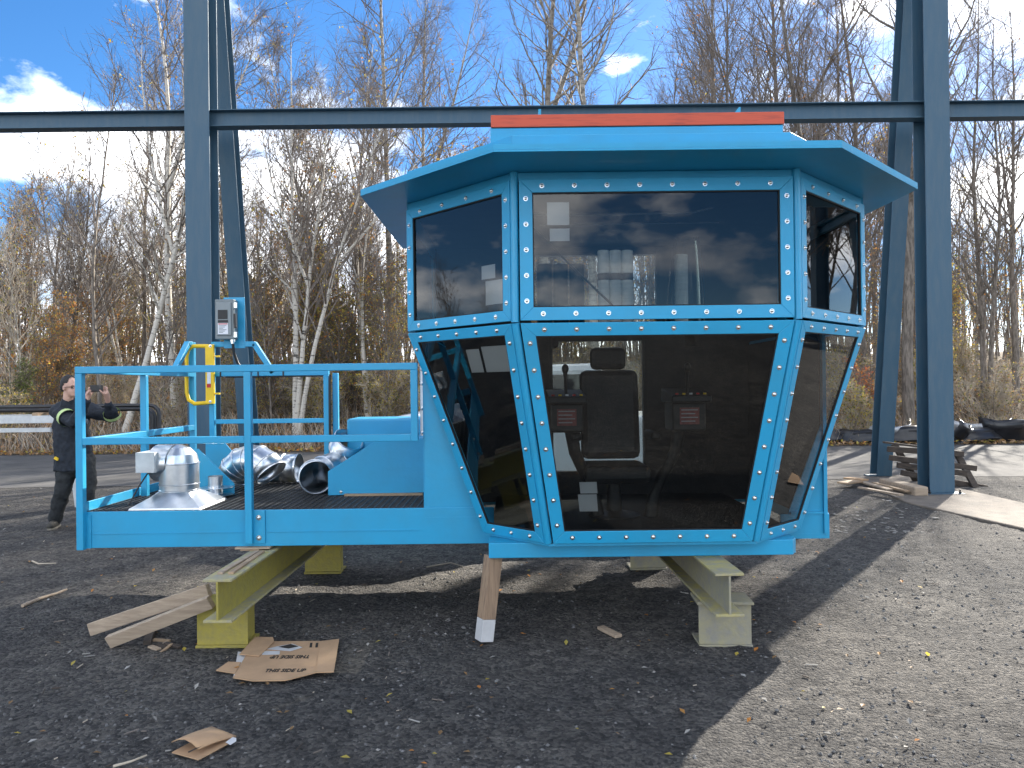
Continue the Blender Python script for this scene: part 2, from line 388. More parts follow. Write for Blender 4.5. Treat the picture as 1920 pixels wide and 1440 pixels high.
rn = random.Random(5)
patch = lambda x, y: .18 + 1.5 * max(0, mnoise.noise(Vector((x * .9, y * .9, 11)))) + (.35 if x > .3 * y else 0)
tag(scatter('gravel', M['stone'], 26000, rn, .004, .015, patch), 'loose dark grey stones strewn over the cinder yard')
tag(scatter('pale_gravel', M['stone_pale'], 1700, rn, .003, .013), 'small pale stone chips strewn over the cinder yard')
# fallen leaves
lf = MB(); rn = random.Random(8)
def leafquad(b, p, s, rnd, mi, flat=False):
    if flat: q = Matrix.Rotation(rnd.uniform(0, 6.28), 3, 'Z') @ Matrix.Rotation(rnd.gauss(0, .3), 3, 'X')
    else: q = Quaternion((rnd.gauss(0, 1), rnd.gauss(0, 1), rnd.gauss(0, 1), rnd.gauss(0, 1))).normalized().to_matrix()
    w = s * .62
    b.add([p + q @ Vector(t) for t in ((0, -s, 0), (w, 0, s * .2), (0, s, 0), (-w, 0, s * .2))], [(0, 1, 2, 3)], mi)
for i in range(620):
    y = 1.9 + 11 * rn.random() ** 1.3; x = rn.uniform(-.75, .55) * y
    leafquad(lf, Vector((x, y, gz(x, y) + .012)), rn.uniform(.010, .024), rn, rn.choice((0, 1, 2, 2, 5, 5)), True)
tag(lf.build('fallen_leaves', LEAFM + [M['stone_pale']], at=(0, 5, 0)), 'scattered small dead leaves lying on the dark yard', 'leaves', kind='stuff')
lf = MB()
for i in range(26000):
    y = 19.6 + 22 * rn.random() ** 1.5; x = rn.uniform(-.85, .85) * y
    leafquad(lf, Vector((x, y, hz(x, y) + rn.uniform(.01, .10))), rn.uniform(.03, .075), rn, rn.choice((2, 2, 2, 2, 0, 1, 5)), rn.random() < .6)
tag(lf.build('leaf_litter', LEAFM + [M['card']], at=(0, 24, 0)), 'brown leaf litter covering the bank beyond the road', 'leaf litter', kind='stuff')

# ------------------------------------------------------------------ trees
def rdir(d, ang, rnd):
    """a direction at angle ang from d, at a random turn"""
    d = d.normalized(); a = d.orthogonal().normalized(); t = rnd.uniform(0, 6.283)
    s = a * math.cos(t) + d.cross(a) * math.sin(t)
    return (d * math.cos(ang) + s * math.sin(ang)).normalized()
def wander(p, d, L, n, rnd, wob, lift=0.0):
    pts = [p.copy()]; d = d.normalized()
    for i in range(n):
        d = (d + Vector((rnd.gauss(0, wob), rnd.gauss(0, wob), rnd.gauss(0, wob) + lift))).normalized()
        p = p + d * (L / n); pts.append(p.copy())
    return pts
def along(pts, t):
    t = max(0, min(.9999, t)) * (len(pts) - 1); i = int(t); f = t - i
    return pts[i].lerp(pts[i + 1], f), (pts[i + 1] - pts[i]).normalized()
def gen_tree(seed, H, r0, start=.25, nprim=34, ang=(35, 60), plen=.26, nsec=6, ntw=5, leaves=0, leafmix=(0,), stems=1, spread=.12, wob=.05, bark_m='darkbark', branch_m='twig', fork=False, twl=(.25, .75), lift=.10, twr=.0042, leafs=(.03, .05)):
    rnd = random.Random(seed); tr = MB(); cr_ = MB()
    for s in range(stems):
        d0 = Vector((rnd.gauss(0, spread), rnd.gauss(0, spread), 1)) if stems > 1 else Vector((rnd.gauss(0, .02), rnd.gauss(0, .02), 1))
        h = H * (1 if s == 0 else rnd.uniform(.72, .98)); rr = r0 * (1 if s == 0 else rnd.uniform(.6, .9))
        base = Vector((rnd.uniform(-1, 1) * r0 * 1.4 * (s > 0), rnd.uniform(-1, 1) * r0 * 1.4 * (s > 0), -.25))
        tp = wander(base, d0, h + .25, 16, rnd, wob, .02)
        lead = [(tp, [rr * (1.15 if k == 0 else 1) * (1 - .93 * (k / 16) ** .9) + .006 for k in range(17)])]
        if fork:
            fp, fd = along(tp, .45); f2 = wander(fp, rdir(fd, R(28), rnd), h * .5, 10, rnd, wob, .05)
            lead.append((f2, [rr * .5 * (1 - .92 * k / 10) + .006 for k in range(11)]))
        for li, (path, rad) in enumerate(lead):
            tr.tube(path, rad, 8 if r0 > .06 else 6, False)
            np_ = nprim if li == 0 else nprim // 2
            for k in range(np_):
                t = start + (1 - start) * (k + rnd.random()) / np_ if li == 0 else .15 + .85 * (k + rnd.random()) / np_
                p, d = along(path, t); L = H * plen * (1.12 - .75 * t) * rnd.uniform(.6, 1.25)
                rb = max(.008, (rad[0] * (1 - .9 * t)) * rnd.uniform(.30, .5))
                b = wander(p, rdir(d, R(rnd.uniform(*ang)), rnd), L, 6, rnd, .10, lift)
                cr_.tube(b, [rb * (1 - .85 * q / 6) + .004 for q in range(7)], 4, False, 1 if rb > .03 else 0)
                for j in range(nsec):
                    sp, sd = along(b, .18 + .82 * (j + rnd.random()) / nsec); sl = L * rnd.uniform(.22, .5)
                    sb = wander(sp, rdir(sd, R(rnd.uniform(22, 52)), rnd), sl, 3, rnd, .14, lift * .7)
                    cr_.tube(sb, [rb * .34 + .003, rb * .24 + .003, .005, .0035], 3, False, 0)
                    for w in range(ntw):
                        wp, wd = along(sb, rnd.uniform(.15, 1)); wl_ = rnd.uniform(*twl)
                        e = wander(wp, rdir(wd, R(rnd.uniform(15, 48)), rnd), wl_, 2, rnd, .16, .03)
                        cr_.tube(e, [twr, twr * .8, twr * .4], 3, False, 0)
                        if rnd.random() < leaves:
                            for z in range(rnd.randint(1, 3)):
                                lp, _ = along(e, rnd.uniform(.3, 1))
                                leafquad(cr_, lp + Vector((rnd.gauss(0, .03), rnd.gauss(0, .03), rnd.gauss(0, .03))), rnd.uniform(*leafs), rnd, 2 + rnd.choice(leafmix))
    tm = tr.mesh('trunk', M[bark_m], smooth=180)
    cm = cr_.mesh('crown', [M[branch_m], M[bark_m]] + LEAFM)
    return tm, cm
def place_tree(name, meshes, loc, rotz, sc, label, cat, group=None, lean=0.0):
    o = thing(name, loc, label, cat, group)
    q = Quaternion((0, 1, 0), lean) @ Quaternion((0, 0, 1), rotz)
    o.rotation_mode = 'QUATERNION'; o.rotation_quaternion = q; o.scale = (sc, sc, sc)
    for nm, me in zip(('trunk', 'crown'), meshes):
        c = bpy.data.objects.new(nm, me); COL.objects.link(c); c.parent = o
    return o
TV = {}
TV['birch_a'] = gen_tree(21, 13, .10, .28, 34, (30, 50), .24, 6, 6, .05, (0, 1), 3, .10, .035, 'birch', fork=True)
TV['birch_b'] = gen_tree(22, 14, .115, .30, 40, (30, 55), .22, 6, 6, .04, (0, 2), 1, .1, .035, 'birch', fork=True)
TV['birch_c'] = gen_tree(23, 11, .085, .34, 32, (28, 48), .24, 6, 6, .06, (0, 1), 2, .13, .04, 'birch')
TV['aspen_a'] = gen_tree(31, 20, .17, .38, 44, (35, 62), .20, 7, 6, .03, (2, 1), 1, .1, .02, 'aspen', fork=True, twl=(.3, .9))
TV['aspen_b'] = gen_tree(32, 19, .15, .33, 42, (35, 65), .22, 7, 6, .03, (2, 1), 1, .1, .025, 'aspen', twl=(.3, .9))
TV['dark_a'] = gen_tree(41, 18, .15, .28, 40, (32, 58), .22, 7, 5, .04, (2, 1), 1, .1, .03, 'darkbark', fork=True, twl=(.3, .8))
TV['dark_b'] = gen_tree(42, 16, .12, .22, 40, (32, 58), .23, 6, 5, .05, (2, 0), 2, .10, .03, 'darkbark', twl=(.3, .8))
TV['dark_c'] = gen_tree(43, 17, .13, .35, 36, (28, 50), .24, 6, 6, .05, (2, 1), 3, .12, .03, 'darkbark', twl=(.3, .8))
TV['sap_a'] = gen_tree(51, 8, .045, .18, 26, (32, 52), .22, 5, 4, .05, (0, 2), 1, .1, .035, 'darkbark', twl=(.2, .5))
TV['sap_b'] = gen_tree(52, 6.5, .032, .15, 24, (30, 55), .24, 5, 4, .16, (0, 2, 1), 2, .14, .045, 'darkbark', twl=(.2, .5))
TV['sap_c'] = gen_tree(53, 7, .036, .2, 26, (30, 55), .22, 5, 4, .12, (0, 3), 1, .1, .05, 'aspen', 'palebranch', twl=(.2, .5))
TV['gold'] = gen_tree(61, 5.5, .03, .12, 30, (35, 65), .26, 6, 5, .55, (0, 0, 0, 1, 3), 2, .16, .05, 'darkbark', twl=(.15, .4), leafs=(.03, .055))
TV['rust'] = gen_tree(62, 4.5, .028, .12, 30, (35, 70), .30, 6, 5, .6, (1, 1, 1, 2, 0), 2, .18, .05, 'darkbark', twl=(.15, .4), leafs=(.03, .055))
TV['rust_tall'] = gen_tree(63, 9, .05, .25, 34, (30, 60), .26, 6, 5, .45, (1, 2, 2, 0), 1, .1, .04, 'darkbark', twl=(.2, .5), leafs=(.035, .06))
TV['brush_a'] = gen_tree(71, 2.6, .012, .08, 14, (25, 60), .34, 5, 4, .22, (0, 2, 3), 6, .34, .08, 'darkbark', 'palebranch', twl=(.12, .35))
TV['brush_b'] = gen_tree(72, 2.2, .011, .08, 14, (25, 65), .36, 5, 5, .5, (0, 0, 3, 2), 6, .36, .09, 'darkbark', 'palebranch', twl=(.12, .35))
TV['brush_red'] = gen_tree(73, 3.0, .014, .1, 16, (25, 60), .32, 5, 5, .55, (4, 4, 1), 4, .25, .08, 'darkbark', twl=(.12, .35), leafs=(.03, .05))
TV['brush_green'] = gen_tree(74, 2.8, .015, .06, 18, (30, 70), .34, 6, 6, .8, (3,), 4, .26, .07, 'darkbark', twl=(.12, .35), leafs=(.03, .05))
LB = {}
def base_at(u, Y):
    x = P(u, 760, Y).x
    return Vector((x, Y, hz(x, Y) - .05))
# the trees one can pick out: (name, variant, u of the foot, distance, scale, turn, lean, label)
PICK = [
 ('birch_tree', 'birch_b', 232, 23.0, .92, .6, .30, 'white birch leaning hard towards the blue column left of the yellow gate'),
 ('birch_tree', 'birch_b', 330, 25.5, 1.2, 3.0, -.045, 'large birch rising just behind the left blue column'),
 ('birch_tree', 'birch_a', 556, 22.5, 1.0, 1.2, .10, 'white birch clump leaning over the middle of the platform railing'),
 ('birch_tree', 'birch_c', 690, 23.5, 1.22, 2.2, -.085, 'slim birch pair standing behind the front end of the white pickup'),
 ('birch_tree', 'birch_c', 640, 27.0, 1.15, 4.4, .02, 'birch pair farther back in the wood above the round duct elbows'),
 ('sapling', 'sap_a', 188, 24.0, 1.5, .4, -.03, 'straight dark sapling behind the standing man'),
 ('sapling', 'sap_a', 505, 24.0, 1.35, 2.4, -.04, 'thin dark sapling right of the grey switch box'),
 ('aspen_tree', 'aspen_a', 1012, 27.0, 1.08, .2, .012, 'tall grey trunk rising behind the left lug on the orange bar'),
 ('aspen_tree', 'aspen_b', 1117, 25.5, 1.12, 1.9, .0, 'tall pale trunk with wide limbs above the cab roof'),
 ('aspen_tree', 'aspen_b', 735, 29.0, .98, 4.0, .0, 'pale slender trunk behind the left tip of the cab roof'),
 ('aspen_tree', 'aspen_a', 800, 33.0, .85, 5.0, .0, 'far slender pale trunk behind the sloping left roof edge'),
 ('dark_tree', 'dark_c', 1340, 26.0, 1.05, 1.0, -.05, 'dark tree clump behind the right lug on the orange bar'),
 ('dark_tree', 'dark_a', 1425, 28.0, 1.0, 2.6, .0, 'dark tree above the right end of the orange bar'),
 ('dark_tree', 'dark_c', 1545, 25.0, 1.05, 3.6, .03, 'dark clump of stems behind the right roof visor'),
 ('dark_tree', 'dark_b', 1625, 27.5, 1.1, 5.1, .0, 'twin dark stems between the cab and the right sloping leg'),
 ('dark_tree', 'dark_a', 1703, 22.5, 1.15, .9, -.01, 'thick dark trunk seen between the right column and its sloping leg'),
 ('dark_tree', 'dark_b', 1845, 23.5, .82, 2.1, -.06, 'dark forked tree right of the right blue column'),
 ('dark_tree', 'dark_a', 1905, 25.5, .74, 4.0, .02, 'dark trunk beyond the heap of bumpers right of the blue column'),
 ('birch_tree', 'birch_c', 440, 30.0, 1.3, 3.9, .05, 'birch pair in the wood behind the grey switch box'),
 ('dark_tree', 'dark_b', 268, 31.0, .8, 3.3, .0, 'dark double stem behind the left railing corner'),
]
for nm, va, u, Y, sc, rz, ln, lb in PICK:
    place_tree(nm, TV[va], base_at(u, Y), rz, sc, lb, 'tree', lean=ln)
FILL = {
 'birch_a': ('birch_tree', 'slender white-barked birch among the crowded trees behind the road', 'birches in the wood'),
 'birch_b': ('birch_tree', 'slender white-barked birch among the crowded trees behind the road', 'birches in the wood'),
 'birch_c': ('birch_tree', 'slender white-barked birch among the crowded trees behind the road', 'birches in the wood'),
 'aspen_a': ('aspen_tree', 'tall pale grey trunk among the crowded trees behind the road', 'pale tall trees in the wood'),
 'aspen_b': ('aspen_tree', 'tall pale grey trunk among the crowded trees behind the road', 'pale tall trees in the wood'),
 'dark_a': ('dark_tree', 'bare dark-barked tree among the crowded trees behind the road', 'dark bare trees in the wood'),
 'dark_b': ('dark_tree', 'bare dark-barked tree among the crowded trees behind the road', 'dark bare trees in the wood'),
 'dark_c': ('dark_tree', 'bare dark-barked tree among the crowded trees behind the road', 'dark bare trees in the wood'),
 'sap_a': ('sapling', 'thin bare sapling in the brush under the trees', 'saplings in the wood'),
 'sap_b': ('sapling', 'thin bare sapling in the brush under the trees', 'saplings in the wood'),
 'sap_c': ('sapling', 'thin bare sapling in the brush under the trees', 'saplings in the wood'),
 'gold': ('yellow_leaved_tree', 'small tree still holding yellow leaves under the taller trees', 'yellow-leaved small trees'),
 'rust': ('orange_leaved_tree', 'small tree still holding orange leaves under the taller trees', 'orange-leaved small trees'),
 'rust_tall': ('orange_leaved_tree', 'small tree still holding orange leaves under the taller trees', 'orange-leaved small trees'),
 'brush_a': ('shrub', 'straggly shrub with few leaves on the bank beyond the road', 'straggly shrubs on the bank'),
 'brush_b': ('shrub', 'yellow-green leafy shrub on the bank beyond the road', 'leafy shrubs on the bank'),
}
MARKS = [(60, 'beyond the pipe stand'), (215, 'behind the standing man'), (340, 'behind the far railing corner'), (460, 'behind the column by the yellow gate'), (620, 'behind the middle of the railing'),
 (770, 'behind the cut-corner guard'), (960, 'behind the sloping left roof edge'), (1230, 'behind the left half of the orange bar'), (1480, 'behind the right half of the orange bar'), (1640, 'behind the right roof visor'), (1735, 'behind the sloping leg by the pallet'), (9999, 'beyond the column by the broken pallet')]
KINDW = {'birch': 'white birch', 'aspen': 'tall pale trunk', 'dark': 'bare dark tree', 'sap': 'thin sapling', 'gold': 'small yellow-leaved tree', 'rust': 'small orange-leaved tree', 'brush': 'straggly shrub'}
KINDW['brushb'] = 'leafy yellow-green shrub'
rn = random.Random(77)
def fill(va, u, Y, sc, lean=0.0):
    nm, lb, gp = FILL[va]
    mark = next(t for lim, t in MARKS if u < lim); deep = 'deep in the wood' if Y > 42 else ('well inside the wood' if Y > 32 else 'near the wood edge')
    lb = '%s %s %s' % (KINDW['brushb' if va == 'brush_b' else va.split('_')[0]], deep if nm != 'shrub' else 'on the bank', mark)
    place_tree(nm, TV[va], base_at(u, Y), rn.uniform(0, 6.28), sc, lb, 'shrub' if nm == 'shrub' else 'tree', gp, lean)
# tall trees: higher towards the right, lower on the left where the sky shows
for i in range(76):
    Y = 27 + 38 * rn.random() ** 1.2; u = -120 + 1960 * (i + rn.random()) / 76
    right = max(0, min(1, (u - 900) / 500))
    if right > .5: va = rn.choice(('dark_a', 'dark_b', 'dark_c', 'dark_c', 'aspen_a', 'aspen_b'))
    else: va = rn.choice(('birch_a', 'birch_b', 'birch_c', 'aspen_b', 'dark_b', 'dark_a', 'dark_c'))
    sc = (.50 + .36 * right) * rn.uniform(.8, 1.15) * (1 + (Y - 27) / 120)
    if 'birch' in va: sc *= 1.2
    if u > 1720: sc *= .72
    fill(va, u, Y, sc, rn.gauss(0, .05))
for i in range(90):
    Y = 22.5 + 22 * rn.random(); u = -120 + 2080 * (i + rn.random()) / 90
    fill(rn.choice(('sap_a', 'sap_b', 'sap_c', 'sap_b')), u, Y, rn.uniform(.7, 1.25), rn.gauss(0, .09))
for i in range(58):
    Y = 24 + 18 * rn.random(); u = -100 + 1900 * (i + rn.random()) / 58
    fill(rn.choice(('gold', 'gold', 'rust', 'rust_tall') if u < 1000 else ('gold', 'rust_tall', 'sap_b')), u, Y, rn.uniform(.65, 1.1))
for i in range(52):
    Y = 21.5 + 8 * rn.random(); u = -140 + 2080 * (i + rn.random()) / 52
    fill(rn.choice(('brush_a', 'brush_a', 'brush_b')), u, Y, rn.uniform(.5, 1.0))
place_tree('orange_leaved_tree', TV['rust'], base_at(82, 25), .5, .75, 'bright orange-leaved sapling at the left edge of the wood', 'tree')
place_tree('orange_leaved_tree', TV['rust'], base_at(135, 26.5), 2.5, .8, 'orange-leaved sapling just left of the standing man', 'tree')
place_tree('shrub', TV['brush_green'], base_at(8, 23.5), .5, .75, 'dark green shrub at the left edge of the wood', 'shrub')
place_tree('shrub', TV['brush_red'], base_at(1632, 22.0), 1.1, .72, 'shrub with red leaves behind the right sloping leg', 'shrub')
place_tree('shrub', TV['brush_b'], base_at(1600, 21.4), 2.1, .8, 'yellow-green shrub in front of the red-leaved shrub', 'shrub')
place_tree('yellow_leaved_tree', TV['gold'], base_at(590, 25.0), 2.1, .95, 'golden-leaved small tree behind the white leaning birch clump', 'tree')
place_tree('yellow_leaved_tree', TV['gold'], base_at(480, 23.5), 1.1, .62, 'low golden-leaved tree right of the left blue column', 'tree')
place_tree('orange_leaved_tree', TV['rust_tall'], base_at(605, 28.0), 1.1, .95, 'taller rusty orange tree behind the golden small tree', 'tree')
for i in range(12):
    fill(('gold', 'gold', 'rust_tall')[i % 3], 375 + 33 * i + rn.uniform(-12, 12), 23.5 + rn.random() * 6, rn.uniform(.6, 1.0))
# trees that show only in the cab's angled panes
for i, (x, y, va, sc) in enumerate(((15, 8.5, 'dark_b', .75), (17, 11.5, 'dark_c', .8), (18, 9.5, 'dark_a', .8), (19, 14.5, 'dark_c', .8), (20, 11, 'dark_a', .9), (22, 9, 'dark_b', .9), (23, 13, 'dark_c', .9), (24, 16, 'dark_c', .9), (26, 12, 'dark_a', 1))):
    place_tree('dark_tree', TV[va], Vector((x, y, 0)), i * 1.3, sc, 'bare tree mirrored in the right angled pane of the cab', 'tree', 'trees mirrored in the right pane')
place_tree('maple_tree', TV['dark_c'], Vector((-22, 6.4, 0)), 1.0, .34, 'lone bare tree mirrored in the left angled pane of the cab', 'tree')
# the wood far behind: trunks and twigs nobody could count
fw = MB(); rn = random.Random(99)
for i in range(950):
    y = rn.uniform(48, 95); x = rn.uniform(-.8, .8) * y; z = hz(x, y); H = rn.uniform(6, 11.5) * (1.25 if x > .1 * y else .9)
    p = Vector((x, y, z - .2)); top = p + Vector((rn.gauss(0, .7), rn.gauss(0, .7), H)); m_ = p.lerp(top, .5) + Vector((rn.gauss(0, .25), 0, 0))
    r = rn.uniform(.04, .11); fw.tube([p, m_, top], [r, r * .7, .012], 4, False, rn.choice((0, 0, 1, 2)))
    for j in range(16):
        q, d = along([p, m_, top], rn.uniform(.25, 1)); e = q + rdir(d, R(rn.uniform(25, 60)), rn) * rn.uniform(.6, 2.2)
        s = d.orthogonal().normalized() * .018
        fw.add([q - s, q + s, e], [(0, 1, 2)], 2)
    for j in range(rn.choice((0, 10, 25, 40))):
        q = p + Vector((rn.gauss(0, 1.1), rn.gauss(0, 1.1), rn.uniform(.3, .75) * H)); leafquad(fw, q, rn.uniform(.07, .14), rn, 3 + rn.choice((0, 1, 2, 2, 3)))
tag(fw.build('far_wood', [M['darkbark'], M['aspen'], M['twig']] + LEAFM, at=(0, 70, 0)), 'distant brown wood filling the gaps behind the nearer trees', 'wood', kind='stuff')
# tangle of dead brush and grass stalks on the bank
bt = MB()
for i in range(17000):
    y = 20.2 + 16 * rn.random() ** 1.4; x = rn.uniform(-.8, .8) * y; z = hz(x, y); h = rn.uniform(.15, .9)
    d = Vector((rn.gauss(0, .45), rn.gauss(0, .45), 1)).normalized(); p = Vector((x, y, z - .03)); s = Vector((.006, .003, 0)) * rn.uniform(.6, 1.8)
    m_ = p + d * h * .6; e = m_ + (d + Vector((rn.gauss(0, .5), rn.gauss(0, .5), -.1))) * h * .5
    bt.add([p - s, p + s, m_ + s * .7, m_ - s * .7, e], [(0, 1, 2, 3), (3, 2, 4)], rn.choice((0, 0, 1, 2)))
tag(bt.build('dead_brush', [M['palebranch'], M['card'], M['twig']], at=(0, 26, 0)), 'tangle of dead stalks and brush on the bank beyond the road', 'brush', kind='stuff')

# ------------------------------------------------------------------ crane runway: columns, sloping legs, tie beam
def hbeam_prism(mb, p, q, w, d, tf, tw, wdir, ddir):
    """I section from p to q; flanges of width w along wdir, depth d along ddir"""
    p = Vector(p); q = Vector(q); a = Vector(wdir).normalized(); b = Vector(ddir).normalized(); L = q - p
    def rect(a0, a1, b0, b1):
        return [p + a * a0 + b * b0, p + a * a1 + b * b0, p + a * a1 + b * b1, p + a * a0 + b * b1]
    mb.prism([p + a * s + b * t for s, t in ((-w / 2, -d / 2), (w / 2, -d / 2), (w / 2, -d / 2 + tf), (tw / 2, -d / 2 + tf), (tw / 2, d / 2 - tf), (w / 2, d / 2 - tf), (w / 2, d / 2), (-w / 2, d / 2), (-w / 2, d / 2 - tf), (-tw / 2, d / 2 - tf), (-tw / 2, -d / 2 + tf), (-w / 2, -d / 2 + tf))], L)
    return mb
COLX = {-1: -15.2, 0: -4.53, 1: 6.22, 2: 17.0}
CLAB = {-1: 'slate blue steel column beyond the pipe stand', 0: 'slate blue steel column behind the railed platform', 1: 'slate blue steel column beside the broken pallet', 2: 'slate blue steel column mirrored in the right angled pane'}
LLAB = {-1: 'sloping steel leg of the column beyond the pipe stand', 0: 'sloping steel leg behind the grey switch box', 1: 'sloping steel leg standing between cab and broken pallet', 2: 'sloping steel leg mirrored in the right angled pane'}
for k, X in COLX.items():
    t = thing('steel_column', (X, 11.15, 0), CLAB[k], 'column', 'runway columns')
    ov = .36 * (1 if k != 0 else 1)
    hbeam_prism(MB(), (X, 11.15, .03), (X, 11.15, 10.6), .36, .34, .022, .014, (1, 0, 0), (0, 1, 0)).build('shaft', M['navy'], t, bevel=.004)
    MB().box(X - .27, X + .27, 10.86, 11.44, .0, .03).build('base_plate', M['navy'], t)
    for sx in (-.22, .22):
        MB().lathe([(.022, .03), (.022, .055), (.012, .056), (.012, .085)], (X + sx, 10.92, 0), n=6).build('anchor_bolt', M['dark_steel'], t)
    lx, ly = (X + .16, 13.15) if k >= 1 else (X + .02, 13.1)
    t = thing('sloping_leg', (lx, ly, 0), LLAB[k], 'steel leg', 'runway sloping legs')
    top = Vector((X + .02, 11.36, 10.4))
    hbeam_prism(MB(), (lx, ly, .02), top, .26, .26, .018, .012, (1, 0, 0), (0, 1, .17)).build('shaft', M['navy'], t, bevel=.004)
    MB().box(lx - .2, lx + .2, ly - .2, ly + .2, 0, .025).build('base_plate', M['navy'], t)
zb = P(640, 222, 11.15).z
xk = sorted(COLX.values())
for i in range(3):
    a, b = xk[i] + .009, xk[i + 1] - .009
    lb = ('slate blue tie beam running out past the pipe stand', 'slate blue tie beam spanning the sky above the cab roof', 'slate blue tie beam running right from the column by the pallet')[i]
    t = thing('tie_beam', ((a + b) / 2, 11.15, zb - .12), lb, 'steel beam', 'runway tie beams')
    hbeam_prism(MB(), (a, 11.15, zb), (b, 11.15, zb), .20, .245, .014, .010, (0, 1, 0), (0, 0, 1)).build('shaft', M['navy'], t, bevel=.003)
    for xx in (a + .004, b - .012):
        MB().box(xx, xx + .008, 11.06, 11.24, zb - .1, zb + .1).build('end_plate', M['navy'], t)

# ------------------------------------------------------------------ the cab and its platform: one welded unit
CX = .868
cab = thing('operator_cab', (CX, 5.9, .57), 'bright blue steel operator cab with tinted sloping windows and railed side platform', 'crane cab')
# bolt meshes shared by every bolt
bolt_me = MB().lathe([(.0150, 0), (.0150, .003), (.0090, .0032), (.0090, .009), (.0060, .0125), (.001, .014)], (0, 0, 0), n=10).mesh('bolt', M['steel'], smooth=35)
def qz(n): return Vector(n).to_track_quat('Z', 'Y')
def put_bolt(parent, p, n, s=1.0):
    o = inst('bolt', bolt_me, parent, p, qz(n) @ Quaternion((0, 0, 1), random.uniform(0, 1)), (s, s, s)); return o
def frame_panel(name, BL, BR, TR, TL, w, nb, label, bolts=True, wb=None, wt=None, glass='glass', stickers=()):
    """a window frame with mitred bars, black gasket, pane and a row of bolts. nb = (bottom, right, top, left) bolt counts"""
    BL, BR, TR, TL = map(Vector, (BL, BR, TR, TL))
    nrm = (BR - BL).cross(TL - BL).normalized()
    c = [BL, BR, TR, TL]
    ws = [wb or w, w, wt or w, w]            # widths of edges 0-1 (bottom), 1-2 (right), 2-3 (top), 3-0 (left)
    def inset(dist):
        lines = []
        for i in range(4):
            p, q = c[i], c[(i + 1) % 4]; d = (q - p).normalized(); inn = nrm.cross(d); lines.append((p + inn * dist[i], d))
        out = []
        for i in range(4):
            (p, d), (q, e) = lines[i - 1], lines[i]
            # intersection of two lines in the plane
            cr_ = d.cross(e).dot(nrm); t = (q - p).cross(e).dot(nrm) / cr_; out.append(p + d * t)
        return out
    inn = inset(ws); mb = MB(); th = .012
    for i in range(4):
        j = (i + 1) % 4
        quad = [c[i], c[j], inn[j], inn[i]]
        mb.prism([p for p in quad], nrm * th)
    fr = mb.build('window_frame', M['blue'], cab, bevel=.0025)
    if label: fr['label'] = label
    g0 = inset([x - .002 for x in ws]); g1 = inset([x + .007 for x in ws]); mb = MB()
    for i in range(4):
        j = (i + 1) % 4; mb.prism([g0[i] - nrm * .008, g0[j] - nrm * .008, g1[j] - nrm * .008, g1[i] - nrm * .008], nrm * .014)
    mb.build('gasket', M['rubber'], fr)
    gp = inset([x - .02 for x in ws])
    MB().add([p - nrm * .004 for p in gp], [(0, 1, 2, 3)]).build('pane', M[glass], fr)
    mid = inset([x * .5 for x in ws])
    if bolts:
        for i in range(4):
            j = (i + 1) % 4; n = nb[i]
            for k in range(n):
                t = (k + .5) / n; put_bolt(fr, mid[i].lerp(mid[j], t) + nrm * th, nrm)
    for (s0, s1, t0, t1) in stickers:
        q = [inn[0].lerp(inn[1], s).lerp(inn[3].lerp(inn[2], s), t) - nrm * .012 for s, t in ((s0, t0), (s1, t0), (s1, t1), (s0, t1))]
        MB().prism(q, -nrm * .0008).build('paper_notice', M['label_white'], fr)
    return fr
ZM = 2.03; ZT = 2.925; ZB = .665
def pl(off, y, z): return Vector((CX + off, y, z))
UW = .078
pt = .018
s2 = .7071 * .028
# upper windows (vertical) and lower windows (sloping in towards the bottom)
frame_panel('w', pl(-1.577, 5.245, ZM + .008), pl(-.843 - s2, 4.5 + s2, ZM + .008), pl(-.843 - s2, 4.5 + s2, ZT - .05), pl(-1.577, 5.245, ZT - .05), .066, (5, 5, 4, 5), 'upper left angled window reflecting the sky', stickers=((.76, .90, .30, .42), (.80, .985, .07, .28)))
frame_panel('w', pl(-.843 + .03, 4.5, ZM + .008), pl(.843 - .03, 4.5, ZM + .008), pl(.843 - .03, 4.5, ZT - .05), pl(-.843 + .03, 4.5, ZT - .05), UW, (8, 5, 8, 5), 'upper front window', stickers=((.06, .15, .72, .92), (.07, .15, .58, .69)))
frame_panel('w', pl(.843 + s2, 4.5 + s2, ZM + .008), pl(1.577, 5.245, ZM + .008), pl(1.577, 5.245, ZT - .05), pl(.843 + s2, 4.5 + s2, ZT - .05), .066, (5, 5, 4, 5), 'upper right angled window')
frame_panel('w', pl(-1.067, 5.136, ZB), pl(-.651 - s2, 4.74 + s2, ZB), pl(-.843 - s2, 4.5 + s2, ZM - .006), pl(-1.577, 5.245, ZM - .006), .066, (3, 8, 5, 8), 'lower left angled window tapering to the bottom', stickers=((.52, .67, .82, .94), (.70, .97, .82, .95)))
frame_panel('w', pl(-.651 + .03, 4.74, ZB), pl(.651 - .03, 4.74, ZB), pl(.843 - .03, 4.5, ZM - .006), pl(-.843 + .03, 4.5, ZM - .006), UW, (7, 8, 8, 8), 'lower front window tapering to the bottom', stickers=((.10, .20, .10, .19), (.115, .205, .195, .255)))
frame_panel('w', pl(.651 + s2, 4.74 + s2, ZB), pl(1.067, 5.136, ZB), pl(1.577, 5.245, ZM - .006), pl(.843 + s2, 4.5 + s2, ZM - .006), .066, (3, 8, 5, 8), 'lower right angled window tapering to the bottom')
